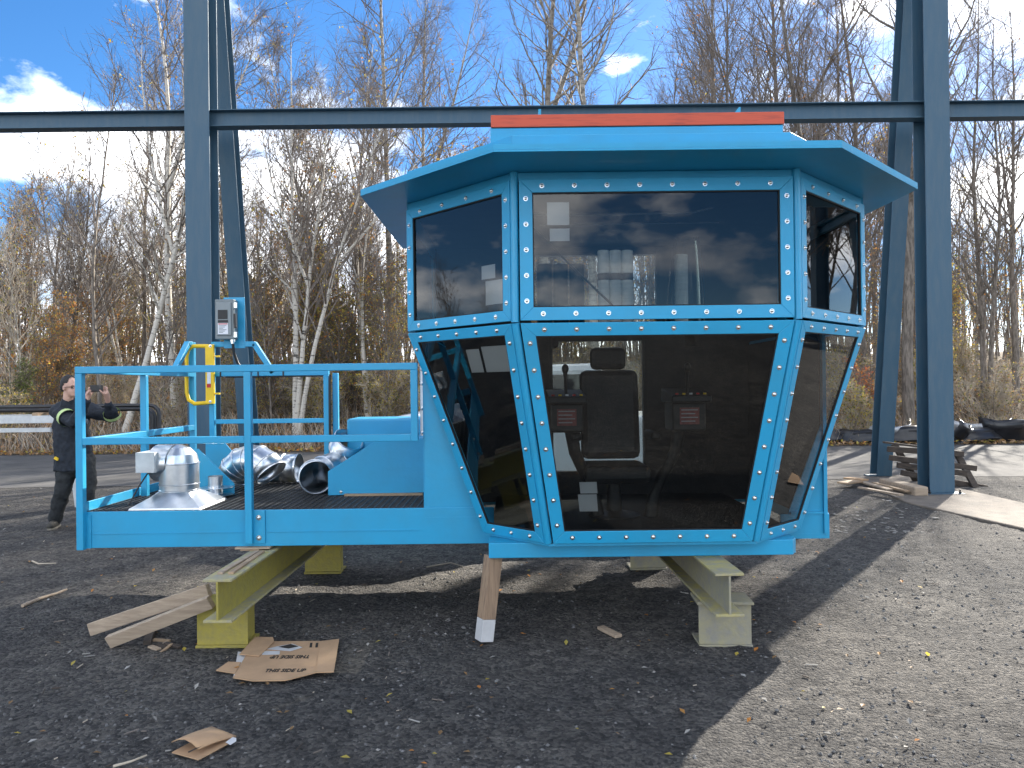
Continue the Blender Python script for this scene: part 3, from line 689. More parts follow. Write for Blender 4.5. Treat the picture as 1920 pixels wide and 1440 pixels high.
# corner posts between the frames
for s in (-1, 1):
    b = MB(); a0 = pl(s * .843, 4.52, ZM); a1 = pl(s * .843, 4.52, ZT); a2 = pl(s * .651, 4.76, ZB)
    b.tube([a1, a0], .026, 10); b.build('corner_post', M['blue'], cab, smooth=40)
    b = MB(); b.tube([a0 - Vector((0, 0, .004)), a2], .026, 10); b.build('corner_post', M['blue'], cab, smooth=40)
    b = MB().bar(pl(s * 1.577 - s * .02, 5.275, ZM), pl(s * 1.577 - s * .02, 5.275, ZT), .05, .05); b.build('corner_post', M['blue'], cab)
# header and mid ledge behind the frames
b = MB()
outl = [pl(-1.585, 5.26, 0), pl(-.85, 4.515, 0), pl(.85, 4.515, 0), pl(1.585, 5.26, 0)]
def ring(outer, z0, z1, th, name, m, mb=None):
    for i in range(3):
        p, q = outer[i], outer[i + 1]; d = (q - p).normalized(); n_ = Vector((d.y, -d.x, 0))
        MB().prism([Vector((p.x, p.y, z0)), Vector((q.x, q.y, z0)), Vector((q.x, q.y, z0)) - n_ * th, Vector((p.x, p.y, z0)) - n_ * th], (0, 0, z1 - z0)).build(name, m, cab, bevel=.003)
ring([p - Vector((0, -.004, 0)) for p in outl], ZT - .05, ZT, .02, 'header_panel', M['blue'])
ring([p + Vector((0, .1, 0)) for p in outl], ZT + .014, 3.18, .02, 'parapet_panel', M['blue'])
# visor roof: flat octagonal plate with a folded edge
oc = [pl(-1.86, 6.95, 0), pl(-1.86, 5.03, 0), pl(-.955, 4.12, 0), pl(.945, 4.12, 0), pl(1.845, 5.03, 0), pl(1.845, 6.95, 0)]
roof = MB().prism([(p.x, p.y, ZT + .001) for p in oc], (0, 0, .012)).build('visor_roof', M['blue'], cab, bevel=.002)
for i in range(5):
    p, q = oc[i].copy(), oc[i + 1].copy(); d = (q - p).normalized(); n_ = Vector((d.y, -d.x, 0))
    p -= n_ * .001; q -= n_ * .001
    MB().prism([(p.x, p.y, ZT + .0135), (q.x, q.y, ZT + .0135), (q.x - n_.x * .014, q.y - n_.y * .014, ZT + .0135), (p.x - n_.x * .014, p.y - n_.y * .014, ZT + .0135)], (0, 0, .030 if i in (1, 2, 3) else .02)).build('edge_strip', M['blue'], roof)
# roof deck closing the parapet, raised box, orange bar and lifting lugs
tp = [pl(-1.585, 6.9, 0), pl(-1.585, 5.37, 0), pl(-.85, 4.63, 0), pl(.85, 4.63, 0), pl(1.585, 5.37, 0), pl(1.585, 6.9, 0)]
MB().prism([(p.x, p.y, 3.165) for p in tp], (0, 0, .012)).build('roof_deck', M['blue'], cab)
for s in (-1, 1): MB().box(CX + s * 1.585 - .01, CX + s * 1.585 + .01, 5.36, 6.9, ZT + .014, 3.18).build('parapet_panel', M['blue'], cab)
MB().box(CX - .995, CX + .995, 5.14, 6.7, 3.18, 3.405).build('roof_box', M['blue'], cab, bevel=.006)
MB().box(CX - 1.0, CX + 1.0, 5.10, 5.22, 3.207, 3.28).build('trim_strip', M['blue'], cab, bevel=.004)
MB().box(CX - .99, CX + 1.0, 5.13, 6.6, 3.406, 3.49).build('orange_bar', M['orange'], cab, bevel=.004)['label'] = 'orange painted bar along the roof top'
for u, w in ((1011, -1), (1386, 1)):
    p = P(u, 215, 5.2)
    if w < 0: MB().box(p.x - .006, p.x + .012, 5.18, 5.30, 3.49, 3.545).build('lifting_lug', M['blue'], cab)
    else: MB().prism([(p.x - .05, 5.2, 3.49), (p.x + .01, 5.2, 3.49), (p.x + .01, 5.2, 3.55), (p.x, 5.2, 3.55)], (0, .1, 0)).build('lifting_lug', M['blue'], cab)
# body: rear wall with openings, side walls, floor, ceiling
XL, XR = -.61, 2.17; YR = 6.88
rear = MB()
def wall_y(mb, y, th, x0, x1, z0, z1, holes):
    """wall in the plane y with rectangular holes (x0, x1, z0, z1), built from boxes"""
    xs_ = sorted({x0, x1} | {h[0] for h in holes} | {h[1] for h in holes}); zs_ = sorted({z0, z1} | {h[2] for h in holes} | {h[3] for h in holes})
    for i in range(len(xs_) - 1):
        for j in range(len(zs_) - 1):
            cx_, cz_ = (xs_[i] + xs_[i + 1]) / 2, (zs_[j] + zs_[j + 1]) / 2
            if any(h[0] < cx_ < h[1] and h[2] < cz_ < h[3] for h in holes): continue
            mb.box(xs_[i], xs_[i + 1], y, y + th, zs_[j], zs_[j + 1])
    return mb
dw = (.34, 1.22, .84, 2.08); uw = (.15, 1.35, 2.14, 2.86)
rw = wall_y(MB(), YR, .05, XL + .003, XR - .003, .6, 2.02, [(dw[0], dw[1], dw[2], 2.02)]).build('rear_wall', M['interior'], cab)
wall_y(MB(), YR, .05, CX - 1.57, CX + 1.57, 2.02, ZT - .002, [(dw[0], dw[1], 2.02, 2.05), uw]).build('rear_wall', M['interior'], cab)
for h in (dw, uw):
    b = MB(); x0, x1, z0, z1 = h
    for q in ((x0, x0 + .03, z0, z1), (x1 - .03, x1, z0, z1), (x0 + .031, x1 - .031, z0, z0 + .03), (x0 + .031, x1 - .031, z1 - .03, z1)): b.box(q[0], q[1], YR - .012, YR + .062, q[2], q[3])
    fr = b.build('rear_window_frame', M['black'], cab)
    MB().box(x0 + .02, x1 - .02, YR + .02, YR + .026, z0 + .02, z1 - .02).build('pane', M['glass_clear'], fr)
for s, X in ((-1, XL), (1, XR)):
    MB().box(X - .012, X + .012, 5.262, 6.93, .6, 2.02).build('side_wall', M['blue'], cab)
    b = MB(); Xs = CX + s * 1.565      # upper side wall; its long unseen window is added to light the interior
    for q in ((5.30, 6.93, 2.03, 2.16), (5.30, 6.93, 2.80, ZT - .002), (5.30, 5.40, 2.161, 2.799), (6.7, 6.93, 2.161, 2.799)): b.box(Xs - .012, Xs + .012, q[0], q[1], q[2], q[3])
    b.build('side_wall', M['blue'], cab)
    MB().box(Xs - .004, Xs + .004, 5.401, 6.699, 2.161, 2.799).build('added_side_pane', M['glass'], cab)
    MB().box(*sorted((X - s * .014, X - s * .024)), 5.30, 6.87, .67, 2.0).build('side_lining', M['interior'], cab)
    a, b_ = sorted((X, CX + s * 1.577)); MB().box(a, b_, 5.262, 6.93, 2.005, 2.029).build('ledge', M['blue'], cab)
# front wing plates beside the lower windows
MB().prism([(XL, 5.262, .60), (-.13, 5.262, .60), (-.145, 5.262, .66), (-.592, 5.262, 1.86), (XL, 5.262, 1.90)], (0, -.014, 0)).build('wing_plate', M['blue'], cab)
MB().box(XL - .002, -.19, 5.236, 5.2475, .735, .75).build('weld_strip', M['blue'], cab)
MB().prism([(XR, 5.30, .60), (1.86, 5.30, .60), (1.885, 5.30, .66), (2.17, 5.30, 1.40)][::-1], (0, -.014, 0)).build('wing_plate', M['blue'], cab)
MB().box(1.93, XR + .012, 5.272, 5.285, .735, .75).build('weld_strip', M['blue'], cab)
# floor, ceiling lining, sloped skirt base
MB().prism([pl(-1.02, 5.20, .63), pl(-.62, 4.90, .63), pl(.62, 4.90, .63), pl(1.02, 5.20, .63), pl(1.02, 6.87, .63), pl(-1.02, 6.87, .63)], (0, 0, .03)).build('floor', M['interior'], cab)
MB().prism([pl(-1.06, 5.15, .643), pl(-.648, 4.752, .643), pl(.648, 4.752, .643), pl(1.06, 5.15, .643), pl(1.0, 5.19, .643), pl(.61, 4.895, .643), pl(-.61, 4.895, .643), pl(-1.0, 5.19, .643)], (0, 0, .016)).build('sill_plate', M['blue'], cab)
MB().prism([pl(-1.55, 5.27, 2.905), pl(-.84, 4.54, 2.905), pl(.84, 4.54, 2.905), pl(1.55, 5.27, 2.905), pl(1.55, 6.87, 2.905), pl(-1.55, 6.87, 2.905)], (0, 0, .012)).build('ceiling', M['interior'], cab)
MB().prism([pl(-1.03, 4.87, .545), pl(.925, 4.87, .545), pl(.965, 4.93, .545), pl(.965, 5.24, .545), pl(-1.03, 5.24, .545)], (0, 0, .097)).build('base_box', M['blue'], cab, bevel=.004)
# platform frame
PX0, PX1, PY0, PY1, PZ0, PZ1 = -3.0, 2.19, 5.25, 6.95, .565, .815
YF = PY0 - .0
MB().box(PX0, -.135, YF - .012, YF + .0, PZ0, PZ1 - .0).build('front_beam', M['blue'], cab, bevel=.003)
MB().box(-.134, PX1, YF + .03, YF + .045, PZ0, .60 - .001).build('front_beam', M['blue'], cab)
MB().box(1.86, PX1 + .01, YF + .031, YF + .05, PZ0 - .002, .735).build('front_beam', M['blue'], cab)
MB().box(PX1 - .0, PX1 + .014, YF + .052, PY1, PZ0, .74).build('end_beam', M['blue'], cab)
MB().box(PX0 - .0, PX0 + .012, YF + .001, PY1 - .013, PZ0, PZ1 + .06).build('end_beam', M['blue'], cab, bevel=.003)
MB().box(PX0, PX1, PY1 - .012, PY1, PZ0, PZ1 - .02).build('rear_beam', M['blue'], cab, bevel=.003)
for x in (-2.2, -1.4): MB().box(x - .03, x + .03, YF + .001, PY1 - .013, PZ0 + .02, PZ1 - .05).build('cross_member', M['blue'], cab)
MB().box(PX0 + .05, XL - .05, YF - .0165, YF - .0125, .66, .664).build('seam', M['blue'], cab)
# bar grating
gr = MB(); x0, x1, y0, y1 = PX0 + .02, XL - .015, YF + .004, PY1 - .015; nb = int((y1 - y0) / .038)
for i in range(nb + 1):
    y = y0 + (y1 - y0) * i / nb; gr.box(x0, x1, y - .0025, y + .0025, PZ1 - .036, PZ1 - .004)
nb = int((x1 - x0) / .05)
for i in range(nb + 1):
    x = x0 + (x1 - x0) * i / nb; gr.box(x - .004, x + .004, y0, y1, PZ1 - .016, PZ1 - .0032)
tag(gr.build('grating', M['grate'], cab), kind='stuff')
# railings
ZR, ZMID = 1.795, 1.305
TW = .048
def rail(p, q, w=TW, name='rail'): return MB().bar(p, q, w, w).build(name, M['blue'], cab, bevel=.004)
yr = YF - .037
def post(x, y, z0, z1, w=TW): return MB().box(x - w / 2, x + w / 2, y - w / 2, y + w / 2, z0, z1).build('rail_post', M['blue'], cab, bevel=.004)
xp = P(152, 900, yr).x; xm = P(467, 900, yr).x; xe = P(777, 750, yr).x
post(xp, yr, PZ0 - .005, ZR - TW / 2); post(xm, yr, PZ0 + .025, ZR - TW / 2)
post(xe, yr, ZMID - TW / 2, ZR - TW / 2)
rail((xp - TW / 2, yr, ZR), (xe + TW / 2, yr, ZR)); rail((xp + TW / 2, yr, ZMID), (xm - TW / 2, yr, ZMID)); rail((xm + TW / 2, yr, ZMID), (xe - TW / 2, yr, ZMID))
xs0 = xp
ym = 6.06; yb = PY1 + .03
post(xs0 + .03, ym, PZ0 + .03, ZR - TW / 2)
rail((xs0 + .03, yr + TW / 2, ZR), (xs0 + .03, yb, ZR)); rail((xs0 + .03, yr + TW / 2, ZMID), (xs0 + .03, yb - TW / 2, ZMID))
ZH = 2.09
post(xs0 + .03, yb, PZ1 - .06, ZH - .0)
MB().bar((xs0 + .03, yb - .38, ZR + .02), (xs0 + .03, yb - .10, ZH - .02), TW, TW).build('brace', M['blue'], cab, bevel=.004)
rail((xs0 + .03, yb - .12, ZH - .022), (xs0 + .03, yb - .025, ZH - .022))
xg = P(404, 700, yb).x; xq = P(480, 700, yb).x; xr_ = P(507, 700, yb).x; xb = P(612, 700, yb).x
post(xg - .03, yb, PZ1 - .06, ZH - TW)
rail((xg - .03, yb, ZH - TW / 2), (xq, yb, ZH - TW / 2))
MB().bar((xq - .012, yb, ZH - TW / 2 + .005), (xr_ + .03, yb, ZR), TW, TW).build('brace', M['blue'], cab, bevel=.004)
rail((xg + .0, yb, ZR), (xb + .024, yb, ZR)); rail((xg + .0, yb, 1.355), (xb - .024, yb, 1.355), .04)
post(xb, yb, PZ1 - .06, ZR - TW / 2); post(xb + .075, yb + .04, PZ1 - .06, ZR - .005, .05)
MB().tube([(xb + .04, yb - .02, ZR - .02), (xb + .037, yb - .035, ZR - .06), (xb + .035, yb - .035, 1.3), (xb + .033, yb - .03, .84)], .011, 6).build('cable', M['black'], cab, smooth=60)
for i in range(9):
    x = xg + .05 + i * (xb - xg - .1) / 8
    if i in (0, 3, 5): MB().box(x, x + .012, yb - .03, yb + .03, ZR - .03, ZR + .028).build('cable_tie', M['black'], cab)
MB().tube([(xg + .1, yb - .015, ZR - .03), (xb, yb - .015, ZR - .03)], .008, 6).build('cable', M['black'], cab)
# bolted lug plate on the front beam
xa = P(474, 990, YF).x; xb2 = P(499, 990, YF).x
lugp = MB().box(xa, xb2, YF - .024, YF - .0125, PZ0 + .02, PZ1 - .003).build('lug_plate', M['blue'], cab, bevel=.002)
for z in (PZ0 + .06, PZ1 - .05): put_bolt(lugp, ((xa + xb2) / 2 + .005, YF - .024, z), (0, -1, 0), 1.25)
MB().box(xp + .02, xp + .055, YF - .02, YF - .0125, PZ0, PZ1 - .02).build('lug_plate', M['blue'], cab)
# hinge strip with bolts where the railing meets the cab
hp = MB().box(XL - .035, XL - .012, 5.3, 5.312, 1.31, 1.80).build('hinge_strip', M['galv'], cab)
for z in (1.33, 1.5, 1.67, 1.77): put_bolt(hp, (XL - .02, 5.299, z), (0, -1, 0), .9)
# gussets standing on the platform
def plate_uv(name, pts, Y, th, m, parent=cab, **k): return MB().prism([P(u, v, Y) for u, v in pts], (0, th, 0)).build(name, m, parent, **k)
zt = PZ1 - .003
def foot(u, Y): p = P(u, 720, Y); return Vector((p.x, Y, zt))
def gusset(ul, ut, ur, vt, vr, Y):
    a = foot(ul, Y); b_ = foot(ur, Y); z1 = P(ul, vt, Y).z; z2 = P(ur, vr, Y).z; xt = P(ut, vt, Y).x
    MB().prism([a, b_, (b_.x, Y, z2), (xt, Y, z1), (a.x, Y, z1)], (0, .012, 0)).build('gusset', M['blue'], cab, bevel=.002)
gusset(358, 372, 437, 842, 907, 6.05); gusset(384, 420, 447, 829, 862, 6.75)
# yellow swing gate
yg = yb - .06
gate = MB()
def PY_(u, v): return P(u, v, yg)
path = [PY_(390, 649), PY_(362, 649), PY_(353, 655), PY_(350, 668), PY_(350, 735), PY_(354, 750), PY_(365, 757), PY_(390, 755)]
gt = gate.tube(path, .018, 8).build('safety_gate', M['yellow_gate'], cab, smooth=50)
gt['label'] = 'yellow swing gate on the platform railing'
a, b_ = PY_(386, 646), PY_(403, 757)
MB().box(a.x, b_.x, yg - .02, yg + .01, b_.z, a.z).build('hinge_plate', M['yellow_gate'], gt, bevel=.003)
for v in (668, 738):
    p = PY_(405, v); MB().box(p.x - .004, p.x + .035, yg - .012, yg + .012, p.z - .008, p.z + .008).build('hinge_pin', M['yellow_gate'], gt)
for v in (649, 753): put_bolt(gt, PY_(396, v) + Vector((0, -.021, 0)), (0, -1, 0), .9)
a, b_ = PY_(390, 698), PY_(397, 720); MB().box(a.x, b_.x, yg - .0225, yg - .0205, b_.z, a.z).build('decal', M['label_white'], gt)
for v in (692, 723):
    p = PY_(393.5, v); MB().box(p.x - .018, p.x + .018, yg - .0225, yg - .0205, p.z - .018, p.z + .018).build('decal', M['label_red'], gt)
# disconnect switch on its bracket
ys_ = yb - .10
def S(u, v): return P(u, v, ys_)
a, b_ = S(413, 556), S(454, 652)
MB().box(a.x, b_.x, ys_ + .075, ys_ + .085, b_.z, a.z).build('switch_bracket', M['blue'], cab, bevel=.003)
a, b_ = S(405, 562), S(441, 636)
sw = MB().box(a.x, b_.x, ys_ - .03, ys_ + .0745, b_.z, a.z).build('switch_box', M['grey_box'], cab, bevel=.006)
sw['label'] = 'grey electrical disconnect switch box'
c_, d_ = S(408, 568), S(437, 629)
MB().box(c_.x, d_.x, ys_ - .042, ys_ - .0305, d_.z, c_.z).build('cover', M['grey_light'], sw, bevel=.006)
c_, d_ = S(412, 582), S(430, 599)
MB().box(c_.x, d_.x, ys_ - .047, ys_ - .0425, d_.z, c_.z).build('viewing_window', M['black'], sw, bevel=.002)
c_, d_ = S(412, 601), S(431, 606)
MB().box(c_.x, d_.x, ys_ - .0445, ys_ - .0425, d_.z, c_.z).build('label_header', M['black'], sw)
c_, d_ = S(412, 606.6), S(431, 627)
MB().box(c_.x, d_.x, ys_ - .0445, ys_ - .0425, d_.z, c_.z).build('label_plate', M['label_white'], sw)
c_, d_ = S(413, 607.4), S(430, 609)
MB().box(c_.x, d_.x, ys_ - .0455, ys_ - .0447, d_.z, c_.z).build('label_band', M['label_red'], sw)
for k in range(6):
    c_, d_ = S(414, 611 + k * 2.5), S(428 - (k % 3) * 3, 612 + k * 2.5); MB().box(c_.x, d_.x, ys_ - .0455, ys_ - .0447, d_.z, c_.z).build('print_line', M['grey_box'], sw)
for v in (573, 628):
    p = S(443, v); MB().box(p.x - .012, p.x + .014, ys_ - .03, ys_ + .0, p.z - .025, p.z + .025).build('latch', M['steel'], sw, bevel=.002)
p = S(442, 603); MB().bar((p.x, ys_ - .02, p.z + .07), (p.x + .012, ys_ - .04, p.z - .06), .022, .02).build('handle', M['black'], sw, bevel=.003)
p = S(435, 640); MB().lathe([(.022, -.02), (.022, .0), (.018, .0), (.018, .02)], p + Vector((0, .02, 0)), (0, 0, -1), 12).build('cable_gland', M['steel'], sw)
MB().tube([p + Vector((0, .02, -.015)), p + Vector((.005, .03, -.1)), p + Vector((.03, .06, -.2)), p + Vector((.09, .07, -.28)), p + Vector((.12, .08, -.31))], .013, 8).build('cable', M['black'], cab, smooth=60)

# ------------------------------------------------------------------ inside the cab
sx, sy = P(1150, 800, 5.75).x, 5.75
seat = thing('operator_chair', (sx, sy, .65), 'black high-backed operator chair with armrests inside the cab', 'chair')
MB().lathe([(.20, 0), (.20, .02), (.06, .05), (.05, .25), (.12, .27)], (sx, sy, .65), n=16).build('pedestal', M['black'], seat, smooth=40)
MB().box(sx - .24, sx + .24, sy - .26, sy + .22, .93, 1.06).build('seat_cushion', M['seat'], seat, bevel=.04)
MB().obox((sx, sy + .22, 1.42), (.46, .11, .70), Matrix.Rotation(R(-8), 3, 'X')).build('backrest', M['seat'], seat, bevel=.05)
MB().obox((sx, sy + .29, 1.86), (.28, .09, .18), Matrix.Rotation(R(-8), 3, 'X')).build('headrest', M['seat'], seat, bevel=.04)
for s in (-1, 1): MB().box(sx + s * .29 - .035, sx + s * .29 + .035, sy - .2, sy + .18, 1.24, 1.30).build('armrest', M['seat'], seat, bevel=.02)
for s, u, lb in ((-1, 1062, 'left'), (1, 1290, 'right')):
    x = P(u, 800, 5.5).x
    con = thing('control_console', (x, 5.55, .65), ('black control console with red warning decal beside the tall light opening' if s < 0 else 'black control console with red warning decal on the darker side of the seat'), 'console')
    MB().box(x - .12, x + .12, 5.45, 5.75, 1.31, 1.52).build('cabinet', M['black'], con, bevel=.015)
    MB().tube([(x - s * .04, 5.6, 1.33), (x - s * .07, 5.62, 1.15), (x - s * .16, 5.68, .95), (x - s * .22, 5.7, .80), (x - s * .24, 5.7, .652)], [.05, .045, .04, .045, .06], 10).build('pedestal_arm', M['black'], con, smooth=50)
    MB().prism([(x - .14, 5.36, 1.52), (x - .14, 5.78, 1.52), (x - .14, 5.78, 1.62), (x - .14, 5.36, 1.57)], (.28, 0, 0)).build('control_panel', M['black'], con, bevel=.01)
    MB().tube([(x, 5.5, 1.59), (x - .005, 5.48, 1.70), (x - .005, 5.475, 1.75)], [.012, .011, .018], 8).ball((x - .005, 5.47, 1.77), .026, .026, .035).build('joystick', M['black'], con, smooth=60)
    dc = MB().box(x - .07, x + .07, 5.444, 5.4485, 1.36, 1.48).build('decal', mat('faded_red_decal', (.22, .06, .055), .6, var=.3, vscale=30), con)
    for k in range(4): MB().box(x - .06, x + .06 - .02 * (k % 2), 5.4425, 5.4435, 1.46 - k * .027, 1.468 - k * .027).build('print_line', M['grey_cloth'], dc)
    for k in range(5): MB().lathe([(.012, 0), (.012, .012)], (x - .10 + k * .05, 5.40, 1.575), n=8).build('button', (M['label_red'], M['yellow_gate'], M['label_white'])[k % 3], con)
# ceiling lamp housing, hanging wire, strap
a = P(1000, 410, 5.9); b_ = P(1360, 400, 5.9)
lamp = thing('strip_lamp', ((a.x + b_.x) / 2, 5.9, a.z), 'long unlit strip lamp under the cab ceiling', 'lamp')
MB().box(a.x, b_.x, 5.84, 5.96, a.z - .02, a.z + .035).build('housing', M['white_steel'], lamp, bevel=.01)
MB().tube([(a.x + .05, 5.9, a.z - .035), (b_.x - .05, 5.9, a.z - .035)], .016, 8).build('tube', M['label_white'], lamp)
for x in (a.x + .2, b_.x - .2): MB().tube([(x, 5.9, a.z + .03), (x, 5.9, 2.905)], .006, 6).build('hanger', M['steel'], lamp)
pts = [P(1000, 402, 5.4), P(1150, 402, 5.4), P(1300, 398, 5.4), P(1340, 388, 5.4), P(1372, 376, 5.45)]
tag(MB().tube(pts, .006, 6).build('loose_wire', M['label_white'], smooth=60), 'thin pale wire hanging below the cab ceiling', 'wire')
pts = [P(995, 424, 4.66), P(1040, 466, 4.66), P(1062, 490, 4.66), P(1112, 538, 4.67), P(1142, 566, 4.68), P(1170, 596, 4.7)]
tag(MB().tube(pts, .014, 6, sx=.5).build('black_strap', M['black'], smooth=60), 'black strap hanging diagonally behind the upper front window', 'strap')
# shelf with wrapped rolls behind the upper front window
sh = thing('shelf', (CX - .25, 4.95, 1.98), 'narrow dark shelf behind the upper front window', 'shelf')
MB().box(CX - .82, CX + .5, 4.80, 5.12, 1.985, 2.01).build('board', M['interior'], sh)
for x in (CX - .6, CX + .3): MB().box(x, x + .03, 4.82, 5.1, 1.90, 1.984).build('bracket', M['interior'], sh)
def roll(name, u, Y, r, vtop, m, label, band=None, group=None):
    p = P(u, 600, Y); ztop = P(u, vtop, Y).z; z0 = 2.011
    t = thing(name, (p.x, Y, z0), label, 'roll', group)
    prof = [(r * .96, 0)]; n = 22
    for k in range(n): h = (ztop - z0) * (k + .5) / n; prof += [(r, h - (ztop - z0) * .018), (r * .965, h + (ztop - z0) * .018)]
    prof += [(r * .9, ztop - z0), (r * .3, ztop - z0)]
    MB().lathe(prof, (p.x, Y, z0), n=16).build('wrapping', m, t, smooth=30)
    if band:
        MB().lathe([(r * 1.02, 0), (r * 1.02, .045)], (p.x, Y, z0 + (ztop - z0) * .62), n=16).build('band', M['black'], t, smooth=30)
    return t
for u in (1133, 1155, 1177): roll('insulation_roll', u, 4.92, .040, 470, M['plastic_wrap'], 'white wrapped roll with a dark band standing on the cab shelf', True, 'white rolls on the cab shelf')
for u in (1022, 1052, 1082): roll('dark_roll', u, 5.0, .052, 496, M['dark_steel'], 'dark wrapped roll standing on the cab shelf', None, 'dark rolls on the cab shelf')
roll('insulation_roll', 1278, 5.0, .045, 478, M['plastic_wrap'], 'single white roll in a clear bag on the cab shelf')
bagm = glass_mat('clear_bag', (.80, .82, .82), 1.35)
p = P(1285, 600, 5.0); zt_ = P(1285, 448, 5.0).z
bg = MB().tube([(p.x, 5.0, 2.012), (p.x + .005, 5.0, 2.2), (p.x + .01, 5.0, 2.4), (p.x + .015, 5.0, zt_)], [.17, .155, .135, .10], 14, True, sx=.8)
tag(bg.build('plastic_bag', bagm, smooth=40), 'clear plastic bag drawn over the single white roll', 'bag')

# ------------------------------------------------------------------ supports under the cab
def ibeam_between(mb, p, q, w, d, tf, tw):
    p = Vector(p); q = Vector(q); dr = (q - p).normalized(); wd = dr.cross(Vector((0, 0, 1))).normalized()
    hbeam_prism(mb, p, q, w, d, tf, tw, wd, (0, 0, 1)); return mb
ZBM = (.285 + .545) / 2; DB = .255
def support_beam(pf, pr, label, m1, m2):
    pf = Vector((pf[0], pf[1], ZBM)); pr = Vector((pr[0], pr[1], ZBM))
    t = thing('support_beam', (pf.x, pf.y, .288), label, 'steel beam', 'yellow beams under the cab')
    dr = (pr - pf).normalized(); sd = dr.cross(Vector((0, 0, 1)))
    tf = .016; hw = .085
    MB().prism([pf - sd * .006 - Vector((0, 0, DB / 2 - tf)), pf + sd * .006 - Vector((0, 0, DB / 2 - tf)), pf + sd * .006 + Vector((0, 0, DB / 2 - tf)), pf - sd * .006 + Vector((0, 0, DB / 2 - tf))], pr - pf).build('web', m1, t)
    for s in (-1, 1):
        z = s * (DB / 2 - tf / 2)
        MB().bar(pf + Vector((0, 0, z)), pr + Vector((0, 0, z)), hw * 2, tf).build('flange', m2, t, bevel=.003)
    return t, pf, pr, sd
fl = G(412, 1165, .288); fr_ = G(1378, 1166, .288)
# beams run back under the unit, splayed as in the photo
tL = support_beam((fl.x, 4.42), (fl.x + .03, 7.1), 'worn yellow steel beam under the platform end', M['yellow'], M['flange'])
tR = support_beam((fr_.x - .0, 4.42), (fr_.x - .06, 7.1), 'scuffed pale steel beam under the window end of the cab', M['pale_yellow'], M['flange'])
def block(x, y, w, d, h, label, m, ang=0.0):
    t = thing('support_block', (x, y, 0), label, 'steel block', 'steel blocks under the beams')
    Rm = Matrix.Rotation(ang, 3, 'Z'); c = Vector((x, y, 0))
    MB().obox(c + Vector((0, 0, .009)), (w * 1.02, d, .018), Rm).build('flange', m, t, bevel=.003)
    MB().obox(c + Vector((0, 0, h - .009)), (w * 1.08, d, .018), Rm).build('flange', m, t, bevel=.003)
    MB().obox(c + Rm @ Vector((0, -d / 2 + .03, h / 2)), (w, .012, h - .037), Rm).build('web', m, t)
    MB().obox(c + Rm @ Vector((w / 2 - .03, 0.03, h / 2)), (.010, d - .09, h - .037), Rm).build('stiffener', m, t)
    return t
pl_ = G(417, 1214); block(pl_.x, pl_.y + .10, .325, .24, .284, 'worn yellow stub of steel beam on the ground beside the cardboard', M['yellow'])
pr_ = G(1362, 1213); block(pr_.x, pr_.y + .10, .325, .24, .284, 'scuffed pale stub of steel beam on the ground at the window end', M['pale_yellow'], R(-3))
block(fl.x + .03, 6.85, .32, .24, .284, 'rear steel stub under the far end of the yellow beam', M['yellow'])
block(fr_.x - .06, 6.85, .32, .24, .284, 'rear steel stub under the far end of the pale beam', M['pale_yellow'])
# timber shims between beam and platform
a = P(480, 1027, 5.22)
tag(MB().box(a.x - .14, a.x + .10, 5.2, 5.4, .5515, .5635).build('timber_shim', M['wood_x'], bevel=.002), 'thin board wedged between yellow beam and platform', 'board')
tag(MB().box(a.x - .10, a.x + .03, 5.19, 5.38, .5435, .5510).build('timber_shim', M['wood'], bevel=.002), 'short pale shim lying directly on the yellow beam', 'shim')
# strips of timber lying on the beam's top flange
pf, pr = tL[1], tL[2]; dr = (pr - pf).normalized(); sd = tL[3]
for o_, m, lb in ((-.03, 'wood_x', 'weathered wood strip lying along the web side of the yellow beam top'), (.035, 'wood', 'weathered wood strip lying along the outer edge of the yellow beam top')):
    p0 = pf + dr * .12 + sd * o_ + Vector((0, 0, DB / 2 + .007)); p1 = pf + dr * .72 + sd * o_ * .6 + Vector((0, 0, DB / 2 + .007))
    tag(MB().bar(p0, p1, .032, .012).build('wood_strip', M[m]), lb, 'wood strip')
# leaning prop under the cab base
def prop(pb, pt_, w, d, label):
    pb = Vector(pb); pt_ = Vector(pt_); dr = (pt_ - pb).normalized(); sdx = dr.cross(Vector((0, 1, 0))).normalized(); sdy = sdx.cross(dr)
    Rz = Matrix.Rotation(R(28), 3, dr)
    a_ = Rz @ (sdx * w / 2); b__ = Rz @ (sdy * d / 2)
    t = thing('timber_prop', pb, label, 'timber')
    mid = pb.lerp(pt_, .26)
    def seg(p, q, nm, m):
        cs = [(-1, -1), (1, -1), (1, 1), (-1, 1)]
        MB().hexa([p + a_ * i + b__ * j for i, j in cs] + [q + a_ * i + b__ * j for i, j in cs]).build(nm, m, t, bevel=.004)
    seg(pb, mid, 'pale_end', M['card_white']); seg(mid, pt_, 'shaft', M['wood_z'])
gp_ = G(907, 1208); tpp = P(925, 1043, 4.95); tpp.z = .545
prop((gp_.x, gp_.y + .05, .008), tpp, .092, .092, 'raw timber prop with pale foot leaning under the cab base')
